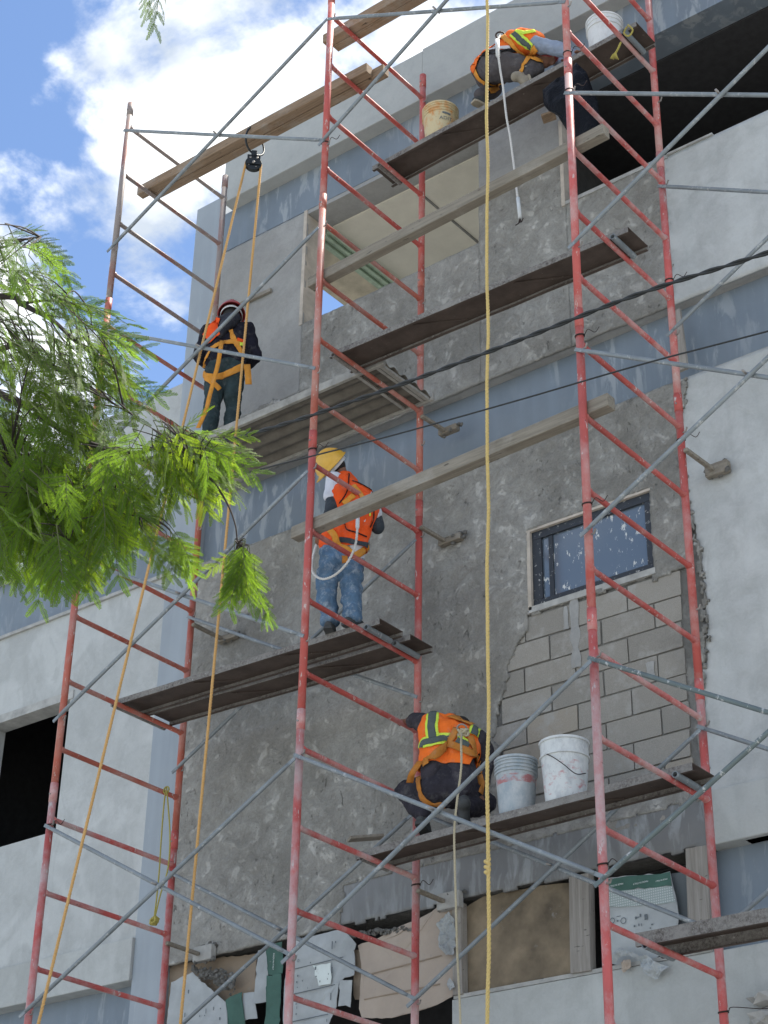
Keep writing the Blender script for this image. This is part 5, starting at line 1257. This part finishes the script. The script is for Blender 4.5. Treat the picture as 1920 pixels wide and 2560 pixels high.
# ---- worker squatting on the bucket plank
def zp4(x, y): return (970 + .1808 * x, 1740 + .1808 * y)
def worker_low():
    u = Vector((0, 0, 1)); J = lambda x, y, Y: aty(*zp4(x, y), Y)
    f = Vector((-.58, .81, 0)).normalized()
    lank = J(480, 1690, .93); rheel = J(1050, 1480, .90); rtoe = J(1050, 1700, .90)
    lank.z = max(lank.z, PT4 + .085)
    T = thing('person', 'squatting worker in orange vest with lime and grey stripes beside the buckets', 'person', (lank.x + .15, .95, PT4), 'workers on the scaffold')
    lkn = J(250, 1330, 1.06); lhip, rhip = J(640, 1300, .98), J(1010, 1300, 1.06); rkn = J(1330, 1480, 1.30)
    pel = J(830, 1230, 1.02); chest = J(850, 560, 1.06); neck = J(880, 330, 1.10); lsh, rsh = J(530, 370, 1.0), J(1270, 620, 1.18)
    lel, lwr = J(410, 345, 1.10), J(290, 345, 1.20); rel, rwr = J(1380, 880, 1.28), J(1310, 1350, 1.22); hd = J(1000, 470, 1.36)
    E, K, ff, uu, rr_ = head_parts(T, hd, Vector((-.2, .6, -.75)), u, s=1.0)
    K += [(neck, .055, hd, .055)] + [(lel, .045, lwr, .034)] + hand_cones(lwr, J(150, 330, 1.26) - lwr, Vector((0, .3, -1)), .5, s=1.1) + hand_cones(rwr, J(1290, 1480, 1.15) - rwr, Vector((-1, 0, 0)), .7, side=-1)
    blob('body', 'skin_brown', T, K, E, .008, 3)
    blob('hair', 'hair_black', T, [], [(hd - ff * .014 + uu * .02, rr_ * .084, ff * .09, uu * .105)], .01, 3)
    rank = rheel.lerp(rtoe, .12) + f * .06
    tr = blob('trousers', 'trousers_black', T, [(lhip, .115, lkn, .085), (lkn, .085, lank + u * .03, .060), (rhip, .115, rkn, .090), (rkn, .085, rank + f * .05, .062), (lhip, .135, rhip, .125), (pel - u * .04, .13, pel + u * .06, .12)], voxel=.012, smooth=4, fold=.014, ffreq=12)
    tcs = torso_cones(pel + u * .05, chest, neck, lsh, rsh, f, w0=.10, w1=.105, r0=.115, r1=.12, add=.006)
    sh = blob('shirt', 'shirt_charcoal', T, tcs + [(lsh, .075, lel, .064), (lel, .064, lel.lerp(lwr, .45), .058), (rsh, .080, rel, .066), (rel, .062, rwr + u * .05, .045)], voxel=.012, smooth=4, fold=.012, ffreq=11)
    ax = (neck - pel).normalized(); hem = J(830, 1000, 1.0); sdv = (rsh - lsh).normalized()
    ve = blob('vest', 'vest_orange', T, torso_cones(pel + u * .05, chest, neck, lsh.lerp(rsh, .03), rsh.lerp(lsh, .03), f, w0=.105, w1=.112, r0=.118, r1=.122, add=.020), voxel=.012, smooth=5, fold=.013, ffreq=8, cut=[(hem, -(ax + sdv * .08).normalized()), (lsh - sdv * .045, -sdv), (rsh + sdv * .05, sdv)])
    shoe(T, lank, (lkn - lank).cross(u).cross(u) * -1 if False else Vector((-.35, .9, -.1)), u, 'boot_dark', 'boot_dark')
    shoe(T, rheel + f * .04, (rtoe - rheel), -f, 'boot_dark', 'boot_dark', 1.05)
    bv = bvh_of([tr, sh, ve]); Q = lambda *p: [zp4(*q) for q in p]
    def tape(p, w_, t=.012): strap('lime_tape', 'lime_tape', T, bv, Q(*p), w_ * 1.75, t); strap('reflective_tape', 'grey_tape', T, bv, Q(*p), w_, t + .004)
    tape(((630, 195), (610, 330), (605, 450), (625, 590)), .056)
    tape(((470, 720), (500, 655), (640, 625), (760, 590), (850, 590)), .050)
    tape(((950, 610), (1010, 640), (1120, 690)), .050)
    tape(((1210, 440), (1180, 540)), .050)
    H = 'harness_webbing_brown'
    strap('harness_strap', H, T, bv, Q((880, 290), (980, 330), (1090, 370), (1170, 410)), .085, .016)
    strap('harness_strap', H, T, bv, Q((500, 950), (600, 870), (720, 760), (820, 680), (900, 560), (940, 460)), .058, .018)
    strap('harness_strap', H, T, bv, Q((830, 650), (960, 710), (1090, 770), (1200, 840), (1260, 890)), .055, .019)
    strap('harness_strap', H, T, bv, Q((1130, 560), (1170, 700), (1200, 830), (1260, 960), (1270, 1090)), .045, .017)
    strap('harness_strap', H, T, bv, Q((430, 1080), (440, 1250), (480, 1400), (570, 1480), (700, 1500), (790, 1510)), .050, .012)
    strap('harness_strap', H, T, bv, Q((1270, 1100), (1290, 1230), (1270, 1350)), .05, .012)
    lo = [J(455, 900, .86), J(400, 970, .82), J(330, 1080, .80), J(300, 1200, .84)]; m = MB()
    for p in spline(lo, 6): m.v += [tuple(p - Vector((.02, .016, 0))), tuple(p + Vector((.02, .016, 0)))]
    m.f = [(2 * i, 2 * i + 1, 2 * i + 3, 2 * i + 2) for i in range(len(m.v) // 2 - 1)]; m.build('webbing_tail', H, T, smooth=True, solid=.004)
    dr = bv.ray_cast(CP, ray(*zp4(1020, 450)).normalized())[0]; vd = (CP - dr).normalized()
    m = MB(); rp_ = [dr + vd * .025 + RIGHT * .035 * math.cos(a) + UP * .032 * math.sin(a) for a in [2 * math.pi * i / 20 for i in range(21)]]; m.tube(rp_, .007, 8); m.build('d_ring', 'bolt_steel', T, smooth=True)
    m = MB(); kc_ = dr + vd * .045 - UP * .03
    for i in range(6):
        a0 = i * 1.1; m.tube([kc_ + RIGHT * (.03 * math.cos(a0 + t * .6) + .02 * (i % 2)) + UP * .025 * math.sin(a0 * 1.7 + t * .8) + vd * .012 * math.cos(t) for t in range(9)], .010, 7)
    m.build('lanyard_knot', 'rope_beige', T, smooth=True)
    lp_ = [kc_]
    for (x, y), Y in (((1153, 1860), .74), ((1153, 1920), .72), ((1143, 2000), .70), ((1136, 2074), .69), ((1137, 2160), .69), ((1140, 2267), .69), ((1143, 2380), .69), ((1148, 2480), .69), ((1151, 2560), .69), ((1152, 2700), .69)): lp_.append(aty(x, y, Y))
    helix_rope(spline(lp_, 8), .0088).build('lanyard', 'rope_beige', T, smooth=True)
worker_low()

# ---- worker crouching on the top plank
def zp1(x, y): return (1130 + .2411 * x, 40 + .2411 * y)
def worker_top():
    u = Vector((0, 0, 1)); J = lambda x, y, Y: aty(*zp1(x, y), Y)
    f = Vector((.72, .69, 0)).normalized()
    lank = J(300, 860, .95); lank.z = max(lank.z, PT1 + .07); rfoot = J(640, 640, .86)
    T = thing('person', 'crouching worker in orange vest and grey trousers on the top plank', 'person', (lank.x + .3, .97, PT1), 'workers on the scaffold')
    pel = J(440, 500, 1.02); lhip, rhip = J(350, 560, 1.08), J(560, 530, .95); lkn = J(420, 760, 1.30); rkn = J(860, 560, 1.05)
    chest = J(720, 300, 1.10); neck = J(880, 300, 1.12); lsh, rsh = J(780, 260, 1.28), J(860, 290, .97); rel = J(1130, 350, 1.0); rwr = J(1260, 400, 1.05); lel = J(1000, 420, 1.35); lwr = J(1120, 480, 1.3); hd = J(985, 430, 1.12)
    E, K, ff, uu, rr_ = head_parts(T, hd, Vector((.55, .2, -.8)), Vector((.6, .3, .5)), s=.95)
    K += [(neck, .055, hd, .055)] + hand_cones(rwr, Vector((.9, .3, -.1)), -u, .5) + hand_cones(lwr, Vector((.9, .2, -.2)), -u, .5, side=-1)
    blob('body', 'skin_brown', T, K, E, .008, 3)
    blob('cap', 'helmet_red', T, [], [(hd - ff * .01 + uu * .02, rr_ * .088, ff * .095, uu * .105)], .01, 3)
    tr = blob('trousers', 'trousers_grey', T, [(lhip, .135, lkn, .09), (lkn, .085, lank + u * .04, .06), (rhip, .135, rkn, .09), (rkn, .085, rfoot + u * .05 + f * .12, .06), (lhip, .14, rhip, .14), (pel, .145, pel.lerp(chest, .3), .12)], voxel=.012, smooth=5, fold=.010, ffreq=10)
    tcs = torso_cones(pel.lerp(chest, .25), chest, neck, lsh, rsh, f, add=.006)
    sh = blob('shirt', 'shirt_blue_grey', T, tcs + [(lsh, .07, lel, .06), (lel, .058, lwr, .045), (rsh, .075, rel, .064), (rel, .062, rwr, .045)], voxel=.012, smooth=4, fold=.010, ffreq=11)
    ax = (neck - pel).normalized(); sdv = (rsh - lsh).normalized(); hem = pel.lerp(chest, .30)
    ve = blob('vest', 'vest_orange', T, torso_cones(pel.lerp(chest, .25), chest, neck, lsh.lerp(rsh, .03), rsh.lerp(lsh, .03), f, add=.040), voxel=.012, smooth=5, fold=.014, ffreq=9, cut=[(hem, -ax), (rsh + sdv * .04, sdv), (lsh - sdv * .04, -sdv)])
    shoe(T, lank, Vector((.3, .9, 0)), u, 'boot_dark', 'sole_beige')
    shoe(T, rfoot + f * .05 + u * .02, (-u * .85 + f * .2), -f, 'boot_tan', 'sole_beige', 1.0)
    bv = bvh_of([tr, sh, ve]); Q = lambda *p: [zp1(*q) for q in p]
    patch('vest_side', 'vest_orange', T, bv, Q((470, 250), (300, 300), (215, 430), (205, 560), (235, 600), (250, 470), (300, 370), (420, 330)), .016)
    strap('belt', 'belt_black', T, bv, Q((310, 400), (400, 390), (500, 370), (600, 355), (680, 350)), .05, .010)
    strap('shirt_tail', 'shirt_white', T, bv, Q((390, 350), (480, 335), (600, 330)), .03, .012)
    strap('lime_tape', 'lime_tape', T, bv, Q((640, 180), (700, 230), (780, 290), (830, 330)), .085, .012); strap('reflective_tape', 'grey_tape', T, bv, Q((640, 185), (700, 235), (775, 290), (825, 325)), .045, .016)
    strap('lime_tape', 'lime_tape', T, bv, Q((680, 170), (760, 180), (860, 165)), .04, .014)
    H = 'harness_webbing'
    strap('harness_strap', H, T, bv, Q((520, 200), (620, 300), (720, 380), (800, 430), (950, 490)), .055, .018)
    strap('harness_strap', H, T, bv, Q((880, 330), (810, 420), (760, 500), (720, 590)), .055, .020)
    strap('harness_strap', H, T, bv, Q((240, 570), (290, 650), (370, 700), (460, 710), (540, 690)), .055, .012)
    strap('harness_strap', H, T, bv, Q((380, 780), (430, 770), (470, 740)), .05, .012)
    dr = bv.ray_cast(CP, ray(*zp1(500, 200)).normalized())[0]
    if dr is None: dr = J(500, 200, .95)
    m = MB(); vd = (CP - dr).normalized()
    m.tube([dr + vd * .03 + RIGHT * .04 * math.cos(a) + UP * .03 * math.sin(a) for a in [2 * math.pi * i / 18 for i in range(19)]], .008, 8); m.build('d_ring', 'tie_wire', T, smooth=True)
    lp_ = [dr + vd * .03]
    for (x, y), Y in (((1243, 110), .72), ((1250, 170), .70), ((1258, 220), .70), ((1266, 290), .70), ((1275, 340), .70), ((1283, 400), .70), ((1290, 460), .70), ((1297, 520), .70), ((1299, 545), .70)): lp_.append(aty(x, y, Y))
    helix_rope(spline(lp_, 8), .0105).build('lanyard', 'rope_white', T, smooth=True)
    MB().tube([aty(1243, 100, .74), aty(1245, 140, .71)], .02, 10).build('lanyard_sleeve', 'band_white', T, smooth=True)
    MB().tube([aty(1295, 495, .70), aty(1300, 545, .70)], .016, 10).build('lanyard_sleeve', 'band_white', T, smooth=True)
    e = aty(1300, 552, .70); m = MB()
    for j in range(3): m.tube([e + Vector((0, 0, .02)), e + Vector((.015 * (j - 1), 0, -.02)), e + Vector((.04 * (j - 1), -.01, -.035 + .02 * j))], .005, 6)
    m.build('lanyard_hook', 'tie_wire', T, smooth=True)
worker_top()

# ================================================================== THE TREE in front at left
def atd(px, py, t): return CP + ray(px, py) * t
rt = random.Random(21)
def leaf_mesh(seed):
    """one feathery compound leaf: a stalk, pairs of side stalks, each with many pairs of leaflets; lies along +X, hangs towards -Z"""
    r = random.Random(seed); m = MB(); L = r.uniform(.18, .25); npair = r.randint(5, 6); stalk = MB(); curve = r.uniform(.1, .4)
    def axis(s_): return Vector((L * s_, 0, -curve * L * s_ * s_))
    stalk.tube([axis(i / 6) for i in range(7)], [.0022 - .0012 * i / 6 for i in range(7)], 5)
    for k in range(npair):
        s_ = .22 + .78 * k / (npair - 1); b = axis(s_)
        for sd in (-1, 1):
            pl = r.uniform(.085, .115) * (1 - .35 * abs(s_ - .55)); ang = math.radians(r.uniform(38, 62) - 18 * s_); dr = r.uniform(.15, .6); tw = r.uniform(-.3, .3)
            d0 = Vector((math.cos(ang), sd * math.sin(ang), -.05)).normalized()
            def pp(t): return b + d0 * pl * t + Vector((0, 0, -dr * pl * t * t * .6))
            n = 19
            stalk.tube([pp(i / 4) for i in range(5)], .0008, 4, cap=False)
            for i in range(n):
                t = (i + .6) / n; c = pp(t); tg = (pp(min(1, t + .05)) - pp(t - .05)).normalized(); side = tg.cross(Vector((0, tw, 1))).normalized()
                ll = .0140 * (1 - .45 * abs(2 * t - .9) ** 2) * r.uniform(.85, 1.1); lw = .0021
                for q in (-1, 1):
                    dv = (side * q + tg * .45 + Vector((0, 0, r.uniform(-.45, .1)))).normalized(); nn = tg * lw
                    m.add([c - nn * .6, c + nn * .6, c + dv * ll * .9 + nn * .9, c + dv * ll, c + dv * ll * .85 - nn * .9], [(0, 1, 2, 3, 4)])
    nl = len(m.f); m.add(stalk.v, stalk.f)
    me = bpy.data.meshes.new('leaf'); me.from_pydata(m.v, [], m.f); me.materials.append(MATS['leaf_green']); me.materials.append(MATS['leaf_stalk'])
    me.polygons.foreach_set('material_index', [0] * nl + [1] * (len(m.f) - nl)); return me
LEAVES = [leaf_mesh(100 + i) for i in range(9)]
trunk_top = atd(-520, 1330, 6.3); tb = Vector((trunk_top.x - .25, trunk_top.y - .1, GROUND))
TREE = thing('tree', 'feathery green tree reaching in from the left edge', 'tree', tb)
tp = spline([tb, tb + Vector((.1, .05, 1.2)), tb.lerp(trunk_top, .55) + Vector((-.05, 0, 0)), trunk_top, trunk_top + Vector((-.1, .1, 1.3))], 6)
MB().tube(tp, [.13 - .075 * i / (len(tp) - 1) for i in range(len(tp))], 14).build('trunk', 'bark_dark', TREE, smooth=True)
LIMBS = [
 ([(-520, 1330, 6.3), (-250, 1180, 6.1), (0, 1106, 5.9), (45, 1156, 5.85), (83, 1204, 5.8), (143, 1240, 5.75), (200, 1262, 5.7)], .016),
 ([(-250, 1180, 6.1), (0, 1145, 5.75), (24, 1186, 5.7), (83, 1228, 5.65), (131, 1276, 5.6), (161, 1335, 5.55), (179, 1422, 5.5)], .014),
 ([(-520, 1330, 6.3), (-200, 960, 6.2), (60, 1010, 6.0), (101, 1040, 5.95), (203, 1097, 5.9), (325, 1136, 5.8), (403, 1120, 5.75), (459, 1098, 5.7)], .017),
 ([(325, 1136, 5.8), (367, 1157, 5.75), (386, 1177, 5.75), (426, 1210, 5.7), (496, 1255, 5.65)], .008),
 ([(403, 1120, 5.75), (476, 1143, 5.65), (518, 1179, 5.6), (563, 1247, 5.55), (588, 1308, 5.5), (596, 1360, 5.48)], .0065),
 ([(-520, 1330, 6.3), (-300, 800, 6.3), (0, 746, 6.2), (54, 758, 6.15), (90, 778, 6.1), (139, 808, 6.05), (191, 852, 6.0), (260, 900, 5.95), (330, 960, 5.9)], .015),
 ([(54, 758, 6.15), (111, 754, 6.1), (170, 760, 6.05), (230, 780, 6.0)], .006),
 ([(-200, 960, 6.2), (26, 868, 6.1), (70, 894, 6.0), (160, 930, 5.95), (250, 985, 5.9), (330, 1040, 5.8)], .012),
 ([(-300, 800, 6.3), (-60, 640, 6.3), (18, 615, 6.2), (60, 600, 6.1), (100, 600, 6.05)], .007),
 ([(143, 1240, 5.75), (230, 1260, 5.65), (290, 1280, 5.6), (350, 1290, 5.6)], .006),
 ([(-520, 1330, 6.3), (-500, 400, 6.2), (-200, -150, 5.9), (150, -190, 5.7), (385, -110, 5.5)], .012),
]
samples = []
for i, (pts, r0) in enumerate(LIMBS):
    P = spline([atd(*p) for p in pts], 8); n = len(P)
    wob = [p + Vector((noise.noise(p * 5), noise.noise(p * 5 + Vector((7, 0, 0))), noise.noise(p * 5 + Vector((0, 7, 0))))) * .012 for p in P]
    MB().tube(wob, [max(.0025, r0 * (1 - .8 * k / (n - 1))) for k in range(n)], 8).build('limb', 'bark_dark', TREE, smooth=True)
    samples += wob
def inside(poly, x, y):
    c = False; n = len(poly)
    for i in range(n):
        (x1, y1), (x2, y2) = poly[i], poly[i - 1]
        if (y1 > y) != (y2 > y) and x < (x2 - x1) * (y - y1) / (y2 - y1) + x1: c = not c
    return c
MAIN = [(-80, 545), (30, 565), (95, 620), (130, 710), (200, 770), (270, 850), (290, 960), (370, 1040), (330, 1120), (330, 1230), (250, 1290), (170, 1330), (100, 1350), (30, 1300), (-80, 1270)]
spots = []
def sow(poly, n, dirf, tints, t0=5.5, t1=6.3, sc=(0.85, 1.1)):
    xs = [p[0] for p in poly]; ys = [p[1] for p in poly]; k = 0; tries = 0
    while k < n and tries < n * 60:
        tries += 1
        x, y = rt.uniform(min(xs), max(xs)), rt.uniform(min(ys), max(ys))
        if inside(poly, x, y): spots.append((x, y, rt.uniform(t0, t1), dirf(x, y), rt.choice(tints), rt.uniform(*sc))); k += 1
def dmain(x, y):
    lower = min(1, max(0, (y - 820) / 420)); a = math.radians(-22 - 58 * lower + rt.gauss(0, 24)); return math.cos(a), math.sin(a)     # right in the upper part, hanging in the lower
G, DK, LM = 'leaf_green', 'leaf_dark_shade', 'leaf_lime_backlit'
sow(MAIN, 172, dmain, [G, G, DK, DK])
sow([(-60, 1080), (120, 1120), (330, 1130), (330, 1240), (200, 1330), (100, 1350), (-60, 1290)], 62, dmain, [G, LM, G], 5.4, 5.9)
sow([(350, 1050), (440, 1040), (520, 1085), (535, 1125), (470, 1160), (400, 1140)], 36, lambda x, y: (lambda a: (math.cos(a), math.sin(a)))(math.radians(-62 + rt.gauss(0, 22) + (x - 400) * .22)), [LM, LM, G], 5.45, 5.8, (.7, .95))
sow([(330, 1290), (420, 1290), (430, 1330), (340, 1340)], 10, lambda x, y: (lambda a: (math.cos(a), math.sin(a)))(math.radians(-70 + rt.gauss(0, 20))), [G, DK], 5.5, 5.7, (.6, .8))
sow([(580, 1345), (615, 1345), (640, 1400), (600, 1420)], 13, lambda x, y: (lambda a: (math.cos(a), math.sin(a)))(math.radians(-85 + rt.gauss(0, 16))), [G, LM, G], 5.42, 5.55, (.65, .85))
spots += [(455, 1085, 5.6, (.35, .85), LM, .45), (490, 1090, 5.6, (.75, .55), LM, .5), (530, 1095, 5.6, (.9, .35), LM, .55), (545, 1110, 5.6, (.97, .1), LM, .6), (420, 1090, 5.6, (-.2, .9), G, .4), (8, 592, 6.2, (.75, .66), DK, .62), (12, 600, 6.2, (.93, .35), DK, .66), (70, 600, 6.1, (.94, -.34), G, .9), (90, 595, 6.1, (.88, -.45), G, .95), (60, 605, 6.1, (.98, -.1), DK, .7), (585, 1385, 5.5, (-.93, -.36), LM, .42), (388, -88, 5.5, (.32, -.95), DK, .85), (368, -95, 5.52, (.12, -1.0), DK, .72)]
rt.shuffle(spots)
spots.sort(key=lambda s_: s_[2])
rest = MB(); rest_mat = []; twigs = MB(); count = 0
SAMP = np.array([tuple(p) for p in samples])
for x, y, t, (dx, dy), tint, sc_ in spots:
    p = atd(x, y, t); d = (RIGHT * dx + UP * dy * 1.0 + FWD * rt.uniform(-.45, .45)).normalized(); d = (d + Vector((0, 0, -.25))).normalized()
    upv = Vector((rt.gauss(0, .45), rt.gauss(0, .45), 1.0 + rt.gauss(0, .3))) - FWD * rt.uniform(-.1, 1.6); upv = (upv - d * upv.dot(d))
    if upv.length < .2: upv = RIGHT - d * RIGHT.dot(d)
    upv.normalize(); sdv = upv.cross(d)
    M_ = Matrix((d, sdv, upv)).transposed() * (sc_ * .86); M4 = M_.to_4x4(); M4.translation = p - tb
    me = LEAVES[rt.randrange(len(LEAVES))]
    if count < 298:
        o = bpy.data.objects.new('leaf', me); COL.objects.link(o); o.parent = TREE; o.matrix_local = M4
        o.material_slots[0].link = 'OBJECT'; o.material_slots[0].material = MATS[tint]; count += 1
    else:
        rest.add([M4 @ v.co + tb for v in me.vertices], [tuple(pl.vertices) for pl in me.polygons])
    q = SAMP[np.argmin(((SAMP - np.array(tuple(p))) ** 2).sum(1))]; q = Vector(q)
    if (q - p).length > .01:
        ln = (q - p).length; mid = q.lerp(p, .55) + Vector((rt.uniform(-.1, .1), rt.uniform(-.1, .1), rt.uniform(0, .15))) * ln; twigs.tube(spline([q, mid, p], 4), [.0034 - .0022 * i / 8 for i in range(9)], 5)
tag(twigs.build('twigs', 'bark_dark', TREE, smooth=True), kind='stuff')
if rest.v: tag(rest.build('foliage', 'leaf_green', TREE), kind='stuff')
